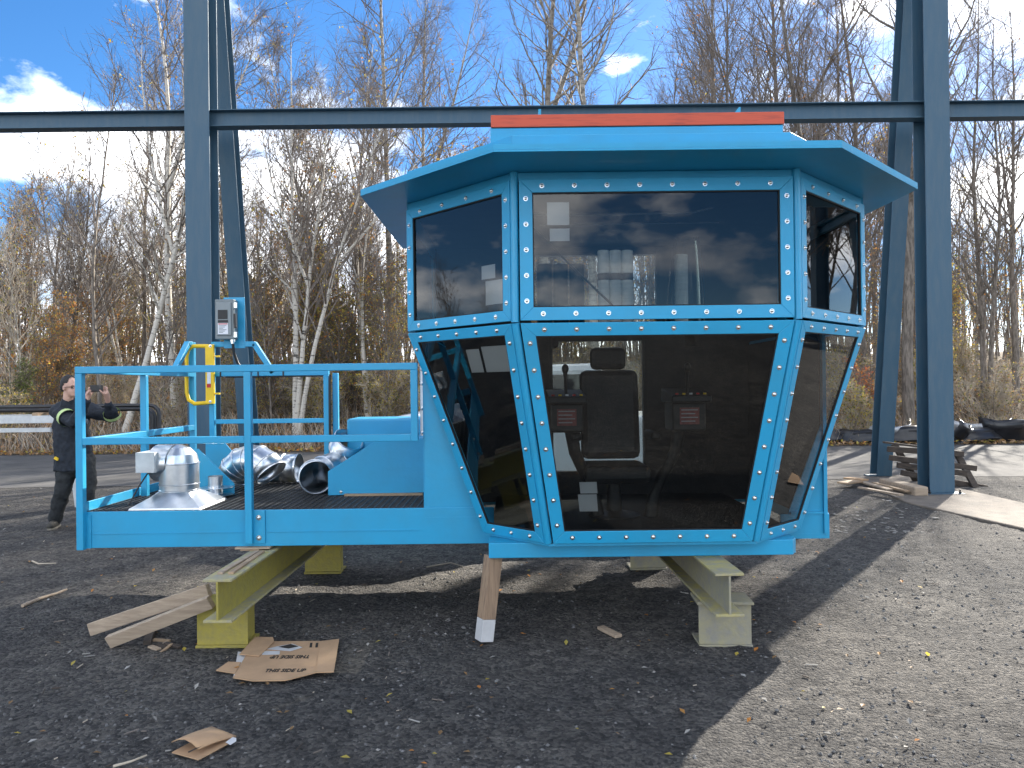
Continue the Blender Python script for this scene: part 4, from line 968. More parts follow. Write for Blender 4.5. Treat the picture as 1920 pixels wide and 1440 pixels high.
# planks beside the yellow beam
def plank(u0, v0, u1, v1, z0, z1, w, h, label, m='wood_x', name='plank'):
    a_ = G(u0, v0, z0); b__ = G(u1, v1, z1)
    return tag(MB().bar(a_, b__, w, h).build(name, M[m], bevel=.004), label, 'plank')
def plank_pts(a_, b__, w, h, label, m='wood_x', name='plank', up=(0, 0, 1)):
    return tag(MB().bar(a_, b__, w, h, up).build(name, M[m], bevel=.004), label, 'plank')
plank_pts(G(170, 1180, .05), P(392, 1106, 4.95), .045, .085, 'long pale plank leaning on the yellow beam, the upper of two', up=(0, 0, 1))
plank_pts(G(205, 1203, .045), P(396, 1128, 4.72), .045, .08, 'long pale plank leaning on the yellow beam, the lower of two', up=(0, -.25, 1))
plank_pts(G(276, 1206, .02), G(288, 1178, .02), .05, .035, 'short dark wood offcut beside the two leaning planks', 'pallet', 'wood_offcut')
rn = random.Random(3)
for k in range(7):
    u, v = 305 + rn.uniform(-18, 45), 1208 + rn.uniform(-12, 14); a_ = G(u, v, .012); an = rn.uniform(0, 3.14)
    d = Vector((math.cos(an), math.sin(an), rn.uniform(0, .12))) * rn.uniform(.05, .12)
    tag(MB().bar(a_ - d / 2 + Vector((0, 0, .004)), a_ + d / 2 + Vector((0, 0, .006)), rn.uniform(.015, .035), rn.uniform(.008, .016)).build('wood_scrap', M[rn.choice(('wood', 'wood_x', 'pallet'))]), 'splintered wood scrap beside the yellow block', 'wood scrap', 'wood scraps by the yellow block')
plank_pts(G(1126, 1176, .014), G(1160, 1193, .014), .055, .022, 'short grey wood offcut lying in the shade under the cab', 'wood_x', 'wood_offcut')
tag(MB().bar(G(1562, 1338, .008), G(1578, 1330, .008), .028, .010).build('wood_chip', M['wood']), 'small yellow wood chip on the sunlit gravel', 'wood chip')
def stick(pts, r, label, m='palebranch', cat='stick'):
    return tag(MB().tube([G(u, v, .012 + (k % 2) * .004) for k, (u, v) in enumerate(pts)], [r * (1 - .5 * k / len(pts)) for k in range(len(pts))], 6).build('stick', M[m], smooth=50), label, cat)
stick([(42, 1136), (75, 1122), (108, 1112), (125, 1105)], .014, 'stout grey stick lying on the yard left of the planks', 'wood_x')
stick([(60, 1052), (72, 1057), (105, 1056)], .008, 'thin white stick on the yard by the platform corner')
stick([(800, 1063), (845, 1055), (868, 1062)], .007, 'thin white twig on the ground just left of the prop')
stick([(212, 1437), (245, 1428), (275, 1416)], .006, 'thin pale twig beside the folded cardboard')
# flattened cardboard box with print
def sheet(pts_uv, zs_, m, name, parent=None, label=None, cat=None, th=.005):
    pts = [G(u, v, z) for (u, v), z in zip(pts_uv, zs_)]
    o = MB().prism(pts, (0, 0, th)).build(name, m, parent)
    if label: tag(o, label, cat)
    return o
c0 = G(540, 1240)
card = thing('cardboard_sheet', (c0.x, c0.y, .012), 'flattened cardboard box printed THIS SIDE UP beside the yellow block', 'cardboard')
sheet([(437, 1272), (476, 1204), (600, 1203), (594, 1262), (535, 1277), (474, 1278)], [.020] * 6, M['card'], 'panel', card)
sheet([(593, 1262), (600, 1203.5), (636, 1199), (626, 1261)], [.030, .022, .024, .036], M['card'], 'flap', card)
sheet([(449, 1228), (478, 1195), (512, 1196), (514, 1204), (486, 1231)], [.030, .034, .036, .030, .028], M['card'], 'flap', card)
sheet([(405, 1258), (428, 1242), (452, 1243), (441, 1264)], [.014, .016, .020, .018], M['card'], 'flap', card)
sheet([(437, 1272.5), (441, 1266), (474, 1230), (476, 1227), (446, 1222)], [.016] * 5, M['card_white'], 'liner', card, th=.002)
sheet([(491, 1228), (494, 1221), (525, 1221), (524, 1227)], [.0268] * 4, M['card_white'], 'paper_label', card, th=.001)
sheet([(500, 1217), (520, 1212), (548, 1207), (567, 1214), (545, 1221), (520, 1219)], [.0268] * 6, M['card_white'], 'torn_patch', card, th=.001)
sheet([(522, 1213), (545, 1207.5), (560, 1212), (541, 1216)], [.0290] * 4, M['ink'], 'torn_hole', card, th=.0008)
tm = text_mesh('THIS SIDE UP', .095); tm.materials.append(M['ink'])
def letter(me, u0, u1, v, z, flip, parent, sy=1.0):
    a_ = G(u0, v, z); b__ = G(u1, v - .6, z); dx = (b__ - a_); wid = max(x.co.x for x in me.vertices) - min(x.co.x for x in me.vertices)
    sc = dx.length / wid; ang = math.atan2(dx.y, dx.x) + (math.pi if flip else 0)
    o = inst('lettering', me, parent, (a_ + b__) / 2, Quaternion((0, 0, 1), ang), (sc, sc * sy, 1)); return o
letter(tm, 497, 573, 1257.5, .0268, False, card, 1.7); letter(tm, 507, 581, 1231.5, .0268, True, card, 1.7)
for u in (580, 591):      # upright arrows
    sheet([(u, 1214), (u + 1.5, 1205.5), (u + 6, 1205.5), (u + 4.5, 1214)], [.0256] * 4, M['ink'], 'arrow_mark', card, th=.0008)
# folded cardboard near the bottom of the photo
cf = G(385, 1398); fold = thing('folded_cardboard', (cf.x, cf.y, .01), 'folded piece of brown cardboard with a white corner on the open yard', 'cardboard')
n = 8; b = MB(); quad = [G(322, 1410), G(372, 1424), G(443, 1387), G(397, 1369)]
vs_ = []
for j in range(5):
    for i in range(n + 1):
        s, t_ = i / n, j / 4; p = quad[0].lerp(quad[3], s).lerp(quad[1].lerp(quad[2], s), t_); p.z = .014 + .030 * (1 - s) * math.sin(t_ * 3.1) + .028 * (1 - s) ** 2 + .012 * math.sin(s * 3.2); vs_.append(p)
b.add(vs_, [(j * (n + 1) + i, j * (n + 1) + i + 1, (j + 1) * (n + 1) + i + 1, (j + 1) * (n + 1) + i) for j in range(4) for i in range(n)])
o = b.build('upper_leaf', M['card'], fold, smooth=60); md = o.modifiers.new('thick', 'SOLIDIFY'); md.thickness = .005
sheet([(322, 1412), (372, 1426), (440, 1389), (396, 1372)], [.008] * 4, M['card'], 'lower_leaf', fold, th=.004)
sheet([(423, 1392), (436, 1382.5), (443, 1384), (443, 1390), (432, 1397)], [.032] * 5, M['card_white'], 'white_corner', fold, th=.001)
sheet([(352, 1410), (400, 1387), (401, 1388), (354, 1411.5)], [.055, .042, .042, .055], M['ink'], 'print_line', fold, th=.001)

# ------------------------------------------------------------------ ducts and guard plates on the platform
def ring_frames(path):
    return path
def duct(name, path, r, label, seams=True, n=44, th=.003, open_ends=True, group=None):
    """gored round sheet-metal duct along a path; hollow, with a raised seam at each gore"""
    path = [Vector(p) for p in path]
    t = thing(name, (path[0].x, path[0].y, min(p.z for p in path) - r), label, 'duct', group)
    b = MB(); b.tube(path, r, n, False); o = b.build('shell', M['galv'], t, smooth=11)
    md = o.modifiers.new('thick', 'SOLIDIFY'); md.thickness = th; md.offset = -1
    if seams:
        for i in range(len(path)):
            d = (path[min(i + 1, len(path) - 1)] - path[max(i - 1, 0)]).normalized(); w = .007
            b = MB(); p = path[i]
            b.tube([p - d * w, p - d * w * .6, p + d * w * .6, p + d * w], [r + .0004, r + .005, r + .005, r + .0004], n, False); b.build('seam', M['galv'], t, smooth=50)
    return t
def arc(c, R0, a0, a1, n, ex, ez):
    c = Vector(c); ex = Vector(ex); ez = Vector(ez)
    return [c + ex * (R0 * math.cos(a0 + (a1 - a0) * i / n)) + ez * (R0 * math.sin(a0 + (a1 - a0) * i / n)) for i in range(n + 1)]
ZD = PZ1 - .003
# hood: square-to-round transition below a 90 degree elbow
yh = 5.55; hc = P(337, 940, yh); hx = hc.x
hood = thing('duct_hood', (hx, yh, ZD), 'shiny galvanised hood with square flared foot and elbow standing on the grating', 'duct hood')
hw_ = .245; rr_ = .136; zt_ = ZD + .108; N = 48
sq = []; ci = []
for k in range(N):
    t = 2 * math.pi * k / N + math.pi / N * 0; cx_, cy_ = math.cos(t), math.sin(t); m_ = max(abs(cx_), abs(cy_))
    sq.append(Vector((hx + cx_ / m_ * hw_, yh + cy_ / m_ * hw_, ZD + .012))); ci.append(Vector((hx + cx_ * rr_, yh + cy_ * rr_, zt_)))
b = MB(); b.add(sq + ci, [(k, (k + 1) % N, N + (k + 1) % N, N + k) for k in range(N)])
low = [Vector((p.x, p.y, ZD)) + (p - Vector((hx, yh, p.z))) * .03 for p in sq]
b.add(low + sq, [(k, (k + 1) % N, N + (k + 1) % N, N + k) for k in range(N)])
b.build('flare', M['galv'], hood, smooth=18)
zc = P(337, 868, yh).z
b = MB(); b.lathe([(rr_, 0), (rr_, zc - zt_)], (hx, yh, zt_), n=N, caps=False); b.build('riser', M['galv'], hood, smooth=40)
ap = [Vector((hx - .02, yh, zc)), Vector((hx - .165, yh + .03, zc))]
gores = [(rr_ * math.cos(t), rr_ * math.sin(t)) for t in (0, R(28), R(56), R(82))]
MB().lathe(gores, (hx, yh, zc), n=N).build('elbow', M['galv'], hood, smooth=16)
MB().tube(ap, rr_ * .992, N, False).build('elbow_throat', M['galv'], hood, smooth=16)
for p, d in ((Vector((hx, yh, zt_ + .002)), (0, 0, 1)), (Vector((hx, yh, zt_ + .045)), (0, 0, 1)), (Vector((hx, yh, zc)), (0, 0, 1))):
    MB().tube([p - Vector(d) * .006, p - Vector(d) * .003, p + Vector(d) * .003, p + Vector(d) * .006], [rr_ + .0005, rr_ + .005, rr_ + .005, rr_ + .0005], N, False).build('seam', M['galv'], hood, smooth=50)
e = ap[-1]
MB().box(e.x - .085, e.x + .05, yh - .145, yh + .17, zc - .055, zc + .09).build('end_box', M['white_steel'], hood, bevel=.003)
MB().tube([(e.x - .03, yh - .06, zc - .056), (e.x - .08, yh - .10, zc - .15), (e.x - .13, yh - .16, ZD + .02)], .006, 6).build('strap', M['black'], hood)
# flanged collar
pc = foot(402, 5.95); col_ = thing('flanged_collar', pc, 'small flanged duct collar beside the hood', 'duct collar')
MB().lathe([(.055, 0), (.055, .16)], (pc.x, pc.y, ZD), n=20, caps=False).build('sleeve', M['galv'], col_, smooth=40)
for z in (.012, .07): MB().lathe([(.056, z), (.125, z), (.125, z + .004), (.056, z + .004)], (pc.x + .01, pc.y, ZD), n=24, caps=False).build('flange', M['galv'], col_, smooth=30)
# arched elbow
ye = 6.25; pc = P(478, 905, ye); r_ = .135
c_ = Vector((pc.x + .0, ye, ZD - .02))
duct('duct_elbow', arc((c_.x - .02, ye, ZD + .04), .21, R(160), R(32), 6, (.95, -.31, 0), (0, .05, 1)), r_ * .98, 'segmented duct elbow arched over the grating')
pc = P(528, 880, 6.72); duct('duct_pipe', [(pc.x - .14, 6.74, ZD + .133), (pc.x + .02, 6.73, ZD + .133), (pc.x + .15, 6.72, ZD + .133)], .125, 'short straight duct pipe behind the arched elbow')
pc = P(592, 890, 6.15)
duct('duct_elbow', [(pc.x + .045, 5.98, ZD + .135), (pc.x + .0, 6.13, ZD + .135), (pc.x + .03, 6.28, ZD + .15), (pc.x + .14, 6.40, ZD + .19)], .128, 'duct elbow lying with its open end against the blue guard')
pc = P(640, 830, 6.40)
duct('duct_elbow', [(pc.x + .07, 6.38, ZD + .405), (pc.x + .02, 6.42, ZD + .33), (pc.x - .0, 6.52, ZD + .24), (pc.x + .05, 6.62, ZD + .16)], .125, 'tilted duct elbow propped behind the blue guard')
# blue guard with a cut corner, standing on timber
yg_ = 5.9
gd = thing('steel_guard', foot(705, yg_), 'blue steel guard with a cut corner standing on the grating beside the cab', 'guard')
ztop = P(760, 822, yg_).z; xl = P(615, 900, yg_).x; xk_ = P(712, 900, yg_).x; zk = P(615, 884, yg_).z; xr2 = XL - .02
MB().prism([(xl, yg_, ZD + .004), (xr2, yg_, ZD + .02), (xr2, yg_, ztop), (xk_, yg_, ztop), (xl, yg_, zk)], (0, .01, 0)).build('front_plate', M['blue'], gd, bevel=.002)
MB().prism([(xl, yg_ + .011, zk - .012), (xl, yg_ + .011, zk), (xk_, yg_ + .011, ztop), (xk_, yg_ + .011, ztop - .012)], (0, .5, 0)).build('sloping_top', M['blue'], gd)
MB().box(xk_ + .001, xr2, yg_ + .011, yg_ + .52, ztop - .01, ztop).build('top_plate', M['blue'], gd)
put_bolt(gd, (xl + .1, yg_ - .001, ZD + .03), (0, -1, 0), .8)
x0, x1 = P(650, 800, 6.45).x, P(771, 800, 6.45).x; z1 = P(700, 785, 6.45).z
t = thing('steel_cover', ((x0 + x1) / 2, 6.65, ZD), 'blue steel cover box behind the cut-corner guard', 'cover')
MB().box(x0, XL - .016, 6.45, 6.9, ZD, z1).build('shell', M['blue'], t, bevel=.02)
a_ = P(645, 932, 5.86); b__ = P(792, 926, 5.86)
tag(MB().box(a_.x, b__.x, 5.865, 5.895, ZD + .0005, ZD + .018).build('timber_batten', M['wood']), 'thin pale batten along the foot of the blue guard', 'batten')

# ------------------------------------------------------------------ white pickup behind the platform
ypk = 9.0; pk = thing('pickup_truck', (.6, 9.9, 0), 'white pickup truck parked behind the cab', 'pickup')
def side_prof(pts, y0, y1, nm, m, par=pk, bev=.04): return MB().prism([(x, y0, z) for x, z in pts], (0, y1 - y0, 0)).build(nm, m, par, bevel=bev)
side_prof([(-1.92, .55), (3.25, .55), (3.25, 1.25), (1.55, 1.28), (-.35, 1.28), (-.6, 1.34), (-1.2, 1.33), (-1.75, 1.22), (-1.93, 1.05)], ypk, ypk + 1.85, 'body', M['white'], bev=.07)
roofp = [(-.40, 1.28), (.02, 1.80), (.25, 1.90), (.95, 1.915), (1.10, 1.85), (1.35, 1.29)]
greenh = side_prof(roofp, ypk + .1, ypk + 1.75, 'cab_roof', M['white'], bev=.08)
side_prof([(-.14, 1.34), (.12, 1.73), (.40, 1.78), (.40, 1.34)], ypk + .085, ypk + .098, 'window', M['carglass'], greenh, .01)
side_prof([(.48, 1.34), (.48, 1.78), (.92, 1.79), (1.10, 1.34)], ypk + .085, ypk + .098, 'window', M['carglass'], greenh, .01)
for xw in (-1.15, 2.35):
    w_ = MB().lathe([(.2, 0), (.36, .01), (.38, .05), (.38, .20), (.36, .24), (.2, .25)], (xw, ypk + .0, .38), (0, 1, 0), 28).build('wheel', M['tire'], pk, smooth=40)
    MB().lathe([(.0, -.01), (.08, -.012), (.22, .006), (.23, -.004)], (xw, ypk, .38), (0, 1, 0), 20, caps=False).build('rim', M['steel'], w_, smooth=40)
    w_ = MB().lathe([(.2, 0), (.36, .01), (.38, .05), (.38, .20), (.36, .24), (.2, .25)], (xw, ypk + 1.6, .38), (0, 1, 0), 28).build('wheel', M['tire'], pk, smooth=40)
side_prof([(.38, .62), (.40, 1.25)] and [(-.32, .62), (.44, .62), (.44, 1.25), (-.32, 1.25)], ypk - .012, ypk - .002, 'door', M['white'], pk, .01)
MB().box(.32, .42, ypk - .03, ypk - .0125, 1.10, 1.13).build('door_handle', M['black'], pk)
MB().box(-.55, 1.6, ypk - .09, ypk - .0, .40, .47).build('running_board', M['galv'], pk, bevel=.01)
MB().box(-.38, -.20, ypk - .15, ypk - .013, 1.30, 1.46).build('mirror', M['black'], pk, bevel=.02)
MB().box(-1.945, -1.88, ypk + .08, ypk + .42, .92, 1.10).build('headlight', M['label_white'], pk, bevel=.02)
tm2 = text_mesh('NE', .17); tm2.materials.append(M['ink'])
inst('lettering', tm2, pk, (.95, ypk - .004, 1.0), Quaternion((1, 0, 0), R(90)))

# ------------------------------------------------------------------ right side: footing, pallet, boards, bumpers
ft = G(1590, 905); q = [G(1596, 897), G(1690, 893), G(1960, 955), G(1960, 1003), G(1700, 945)]
b = MB(); b.prism([Vector((p.x, p.y, -.05)) for p in q[::1]], (0, 0, .075))
tag(b.build('concrete_footing', M['concrete'], bevel=.02), 'flat dusty concrete footing strip under the column by the broken pallet', 'footing')
pal = thing('broken_pallet', (P(1750, 900, 12.0).x, 12.0, 0), 'dark weathered broken pallet leaning beside the column', 'pallet')
rows = [(1662, 826, 1822, 838), (1672, 847, 1838, 872), (1690, 868, 1830, 885), (1700, 880, 1848, 905), (1716, 894, 1836, 930)]
for k, (u0, v0, u1, v1) in enumerate(((1656, 829, 1805, 848), (1664, 842, 1806, 851), (1668, 858, 1830, 878), (1682, 872, 1812, 888), (1690, 886, 1850, 915))):
    Yk = 12.25 - .04 * k
    MB().bar(P(u0, v0, Yk), P(u1, v1, Yk - .25), .10, .085 if k else .03, (0, 0, 1)).build('slat', M['pallet'], pal, bevel=.005)
for (u0, v0, u1, v1, Y0, Y1) in ((1792, 846, 1842, 938, 12.0, 11.5), (1676, 832, 1724, 912, 12.35, 12.2), (1735, 838, 1745, 918, 12.3, 12.1)):
    MB().bar(P(u0, v0, Y0 + .12), P(u1, v1, Y1 + .12), .045, .10, (1, 0, 0)).build('stringer', M['pallet'], pal, bevel=.005)
lg = G(1690, 922); tag(MB().bar(G(1660, 905, .07), G(1728, 922, .08), .20, .14).build('timber_baulk', M['wood_x'], bevel=.02), 'thick old timber baulk between sloping leg and column', 'timber')
for (u0, v0, u1, v1, w, m, lb) in ((1580, 906, 1608, 902, .20, 'wood', 'pale short board lying at the foot of the sloping leg'), (1588, 896, 1622, 900, .16, 'card', 'brown flat board behind the pale board at the sloping leg'), (1618, 904, 1668, 918, .10, 'wood_x', 'grey board lying along the concrete footing'), (1638, 905, 1702, 921, .07, 'wood', 'narrow pale board beside the thick timber baulk'), (1612, 914, 1690, 928, .08, 'wood_x', 'weathered lath lying nearest the gravel by the footing')):
    k = rn.uniform(.02, .06); tag(MB().bar(G(u0, v0, k + .03), G(u1, v1, k + .035), w, .025).build('board', M[m], bevel=.003), lb, 'board')
# small pale litter on the gravel in front of the footing
lt = MB()
for k in range(90):
    p = G(rn.uniform(1560, 1760), rn.uniform(935, 1000), .012); s = rn.uniform(.008, .03); an = rn.uniform(0, 3.1)
    lt.obox(p, (s * 2.2, s, .006), Matrix.Rotation(an, 3, 'Z'))
tag(lt.build('paper_litter', M['stone_pale'], at=(5, 9, 0)), 'pale chips of litter on the gravel before the footing', 'litter', kind='stuff')
# car bumpers dumped on the verge
def bumper(u, Y, L, h, ang, tilt, label, m='black', sag=.16):
    c_ = P(u, 800, Y); z0 = hz(c_.x, Y); t = thing('car_bumper', (c_.x, Y, z0), label, 'bumper', 'dumped bumpers')
    Rm = Matrix.Rotation(ang, 3, 'Z') @ Matrix.Rotation(tilt, 3, 'X'); n = 14; prof = [(0, 0), (.05, .02), (.075, .10), (.06, h * .55), (.085, h * .62), (.07, h * .85), (.0, h)]
    vs_ = []
    for i in range(n + 1):
        s = i / n * 2 - 1; bow = -sag * 2 * abs(s) ** 3.5
        for a_, z in prof: vs_.append(Vector((c_.x, Y, z0)) + Rm @ Vector((s * L / 2 * (1 - .02 * abs(s)), -(a_ + bow * 1.0), z + .02 * math.sin(s * 5))) + Vector((0, 0, .10 * abs(math.sin(tilt)))))
    k = len(prof)
    o = MB().add(vs_, [(i * k + j, (i + 1) * k + j, (i + 1) * k + j + 1, i * k + j + 1) for i in range(n) for j in range(k - 1)]).build('cover', M[m], t, smooth=50)
    md = o.modifiers.new('thick', 'SOLIDIFY'); md.thickness = .012
    MB().add([v + Vector((0, -.012, 0)) for v in (vs_[4 * k + 3], vs_[10 * k + 3], vs_[10 * k + 4], vs_[4 * k + 4])], [(0, 1, 2, 3)]).build('grille_slot', M['rubber'], t)
    return t
M['gloss_black'] = mat('scuffed_black_plastic', (.016, .017, .02), .28, var=.3, vscale=6)
M['silver'] = mat('silver_paint', (.38, .39, .40), .3, .3, var=.1)
for a_ in ((1580, 20.3, 1.5, .45, .2, -.9, 'black car bumper lying flat on the verge beside the cab'), (1622, 20.0, 1.4, .40, -.3, -.5, 'black bumper tipped over left of the sloping leg'), (1668, 20.4, 1.6, .5, .5, .7, 'silver car bumper leaning in the heap behind the pallet', 'silver'), (1700, 19.9, 1.5, .5, -.4, -.6, 'black grille-fronted bumper on top of the heap behind the pallet'), (1800, 20.2, 1.3, .45, 1.0, .6, 'dark bumper standing on end right of the column'), (1835, 20.6, 1.7, .5, -.2, .5, 'pale silver bumper lying in the brush right of the column', 'silver'), (1852, 19.9, 1.6, .45, .2, -.8, 'black bumper lying low on the verge right of the column'), (1890, 20.1, 1.3, .6, -.3, .15, 'upright black bumper at the far end of the dumped row'), (1540, 20.5, 1.3, .4, .1, -.7, 'black bumper mostly hidden behind the right window edge')):
    bumper(*a_[:6], a_[6], *(['gloss_black'] if len(a_) < 8 else [a_[7]]))

# ------------------------------------------------------------------ left side: pipe stand
ypp = 10.4
st_ = thing('pipe_stand', (P(40, 800, ypp).x, ypp, 0), 'white steel stand carrying black tubes behind the man', 'stand')
x0, x1 = P(-260, 800, ypp).x, P(108, 800, ypp).x
z1 = P(50, 784, ypp).z; z2 = P(50, 797, ypp).z
MB().box(x0, x1, ypp - .05, ypp + .0, z1 - .07, z1 + .03).build('top_rail', M['white_steel'], st_, bevel=.004)
MB().box(x0, x1, ypp + .6, ypp + .66, z1 - .07, z1 + .03).build('top_rail', M['white_steel'], st_, bevel=.004)
MB().box(x0 + .2, x1 - .1, ypp + .001, ypp + .04, z2 - .10, z2 - .04).build('lower_rail', M['white_steel'], st_, bevel=.004)
for xx in (x1 - .35, x0 + .3):
    MB().box(xx, xx + .08, ypp + .0, ypp + .599, z1 + .031, z1 + .07).build('cross_bar', M['wood'], st_)
for xx, yy in ((x1 - .02, ypp + .3), (x0 + .1, ypp - .02), (x0 + .1, ypp + .62)):
    MB().bar((xx - (0 if xx < x1 - 1 else .02), yy, z1 - .07), (xx + (0 if xx < x1 - 1 else .10), yy + .05, 0), .07, .07).build('leg', M['white_steel'], st_)
for k, (va, vb, ue, dy) in enumerate(((757, 770, 298, .08), (775, 777, 284, .22), (768, 764, 290, .40))):
    a_ = P(-240, va + 8, ypp + dy); b__ = P(ue, va, ypp + dy); a_.z = b__.z = (z1 + .07 + .03 + (.055 if k == 0 else 0))
    pts = [a_, Vector((b__.x - .12, b__.y, b__.z))] + [Vector((b__.x - .12 + .12 * math.sin(t), b__.y, b__.z - .12 + .12 * math.cos(t))) for t in (R(30), R(60), R(90))] + [Vector((b__.x, b__.y, b__.z - .62))]
    tag(MB().tube(pts, .028, 10).build('bent_tube', M['gloss_black'], smooth=50), ('topmost black steel tube bent down at its end, lying on the white stand', 'nearer low black bent tube resting on the white stand', 'rear low black bent tube resting on the white stand')[k], 'steel tube', 'black bent tubes')

# ------------------------------------------------------------------ the man photographing
yp = 9.2
def J(u, v, dy=0.0): return P(u, v, yp + dy)
def remesh(o, vox, smooth_it=6, sub=0):
    r = o.modifiers.new('r', 'REMESH'); r.mode = 'VOXEL'; r.voxel_size = vox; r.use_smooth_shade = True
    s_ = o.modifiers.new('s', 'SMOOTH'); s_.factor = .5; s_.iterations = smooth_it
    return bake(o)
def limb(b, pts, rad, n=12):
    b.tube(pts, rad, n, True)
    for p, r in zip(pts, rad): b.ball(p, r, r, r, 10, 6)
man = thing('person', (J(130, 980).x, yp, 0), 'man in dark navy jacket and glasses holding up a phone beside the platform', 'person')
head = J(131, 726, -.05)
b = MB()
fd = Vector((.93, -.37, 0)).normalized()      # the way he looks
sdv = Vector((fd.y, -fd.x, 0))
RH = Matrix((fd, fd.cross(Vector((0, 0, -1))).normalized(), Vector((0, 0, 1)))).transposed()
def hp_(f, s, z): return head + RH @ Vector((f, s, z))
b.ball(hp_(-.01, 0, .03), .098, .076, .105, 16, 12, RH); b.ball(hp_(.035, 0, -.045), .062, .056, .078, 12, 10, RH); b.ball(hp_(.06, 0, -.095), .034, .034, .026, 10, 8, RH)
b.tube([hp_(.082, 0, .012), hp_(.106, 0, -.018), hp_(.086, 0, -.035)], [.010, .015, .010], 8)
b.ball(hp_(.083, 0, -.062), .014, .024, .007); b.ball(hp_(.080, 0, -.075), .012, .022, .007); b.tube([hp_(.078, .04, .022), hp_(.086, 0, .026), hp_(.078, -.04, .022)], .011, 8)
for s in (-1, 1): b.ball(hp_(-.005, s * .078, -.012), .020, .010, .033, 8, 6, RH)
neck = J(129, 757); limb(b, [hp_(-.02, 0, -.05), hp_(-.03, 0, -.13), neck], [.056, .056, .065])
sR, sL = J(108, 771, .02), J(164, 768, .04); eR, eL = J(140, 793, -.24), J(212, 781, -.06); wR, wL = J(164, 748, -.34), J(203, 757, -.24)
hipR, hipL = J(128, 862, .0), J(160, 862, .03); kR, kL = J(117, 922, -.06), J(165, 922, -.02); aR, aL = J(103, 972, -.0), J(160, 966, .05)
limb(b, [neck, J(131, 800, .03), J(136, 850, .02)], [.065, .10, .10]); limb(b, [sR, eR, wR], [.055, .043, .028]); limb(b, [sL, eL, wL], [.055, .043, .028])
limb(b, [hipR, kR, aR], [.08, .055, .04]); limb(b, [hipL, kL, aL], [.08, .055, .04]); limb(b, [sR, sL], [.05, .05])
# hands: palm, four fingers and a thumb closed on the phone
phc = (J(165, 730, -.36) + J(200, 730, -.36)) / 2 + Vector((-.01, 0, .01))
def hand(w, side):
    grip = phc + Vector((side * .075, .0, -.01)); palm = w.lerp(grip, .55) + Vector((side * .012, .015, -.01))
    b.tube([w, palm, grip + Vector((side * .018, .02, -.03))], [.026, .036, .032], 10); b.ball(palm, .036, .026, .042)
    for k in range(4):
        z = .034 - k * .022; r0 = grip + Vector((side * .030, .022, z - .018)); L = (.058, .068, .064, .050)[k]
        p1 = r0 + Vector((side * .004, .018, .006)); p2 = p1 + Vector((-side * L * .55, .012, .004)); p3 = p2 + Vector((-side * L * .45, -.002, .0))
        b.tube([palm.lerp(r0, .6), r0, p1, p2, p3], [.011, .010, .0095, .009, .0075], 8)
    t0 = palm + Vector((-side * .004, -.026, .0)); t1 = grip + Vector((-side * .004, -.026, -.028)); t2 = grip + Vector((-side * .028, -.024, -.006))
    b.tube([t0, t1, t2], [.014, .012, .009], 8)
hand(wR, -1); hand(wL, 1)
o = b.build('body', M['skin'], man); remesh(o, .0075, 3)
# hair cap
hb = MB(); hb.ball(hp_(-.022, 0, .045), .104, .083, .108, 16, 12, RH); hb.ball(hp_(-.06, 0, .0), .068, .078, .075, 12, 10, RH)
hair = hb.build('hair', M['hair'], man); 
ho = hair; remesh(ho, .009, 2)
me = ho.data
import bmesh
bm = bmesh.new(); bm.from_mesh(me); hl = head - ORG[man.name]
kill = []
for v in bm.verts:
    l = RH.inverted() @ (v.co - hl)
    if l.x > .048 + .5 * (l.z - .06) * (l.z < .06) or (l.x > .005 and l.z < .045) or l.z < -.05 or (abs(l.y) > .06 and l.z < .0 and l.x > -.03): kill.append(v)
bmesh.ops.delete(bm, geom=kill, context='VERTS'); bm.to_mesh(me); bm.free()
gl = MB()
for s in (-1, 1):
    gl.tube([hp_(.088, s * .014, .008), hp_(.089, s * .014, -.016), hp_(.085, s * .048, -.016), hp_(.084, s * .050, .008), hp_(.088, s * .014, .008)], .0028, 6); gl.tube([hp_(.084, s * .050, .004), hp_(.0, s * .083, .0), hp_(-.02, s * .083, -.012)], .003, 6)
gl.tube([hp_(.088, -.014, .004), hp_(.094, 0, .006), hp_(.088, .014, .004)], .003, 6)
gl.build('glasses', M['black'], man)
for s in (-1, 1): MB().ball(hp_(.079, s * .031, -.003), .010, .013, .008).build('eye', M['hair'], man)
# jacket and trousers
b = MB(); tw_ = Vector((0, 0, 0))
def ell(b, c, rx, ry, ax): pass
tor = [(J(130, 762), .085, .08), (J(134, 778), .20, .115), (J(135, 800), .205, .13), (J(136, 830), .205, .135), (J(138, 858), .215, .14), (J(139, 882), .225, .15)]
yaw = Matrix.Rotation(R(18), 3, 'Z'); N = 24; vs_ = []
for c_, rx, ry in tor:
    for k in range(N):
        t = 2 * math.pi * k / N; wob_ = 1 + .03 * math.sin(3 * t + c_.z * 9) + .02 * math.sin(7 * t + c_.z * 14); vs_.append(c_ + yaw @ Vector((rx * math.cos(t) * wob_, ry * math.sin(t) * wob_, 0)))
b.add(vs_, [(i * N + (k + 1) % N, i * N + k, (i + 1) * N + k, (i + 1) * N + (k + 1) % N) for i in range(len(tor) - 1) for k in range(N)] + [tuple(range(N)), tuple(reversed(range((len(tor) - 1) * N, len(tor) * N)))])
def sleeve(b, s, e, w, r=(.095, .085, .072, .07, .05)):
    m1 = s.lerp(e, .5) + Vector((0, 0, -.01)); m2 = e.lerp(w, .5) + Vector((0, .0, -.008)); w2 = e.lerp(w, .93)
    limb(b, [s, m1, e, m2, w2], r)
sleeve(b, sR, eR, wR); sleeve(b, sL, eL, wL); limb(b, [sR.lerp(neck, .4), neck + Vector((0, .03, .02)), sL.lerp(neck, .4)], [.085, .07, .085])
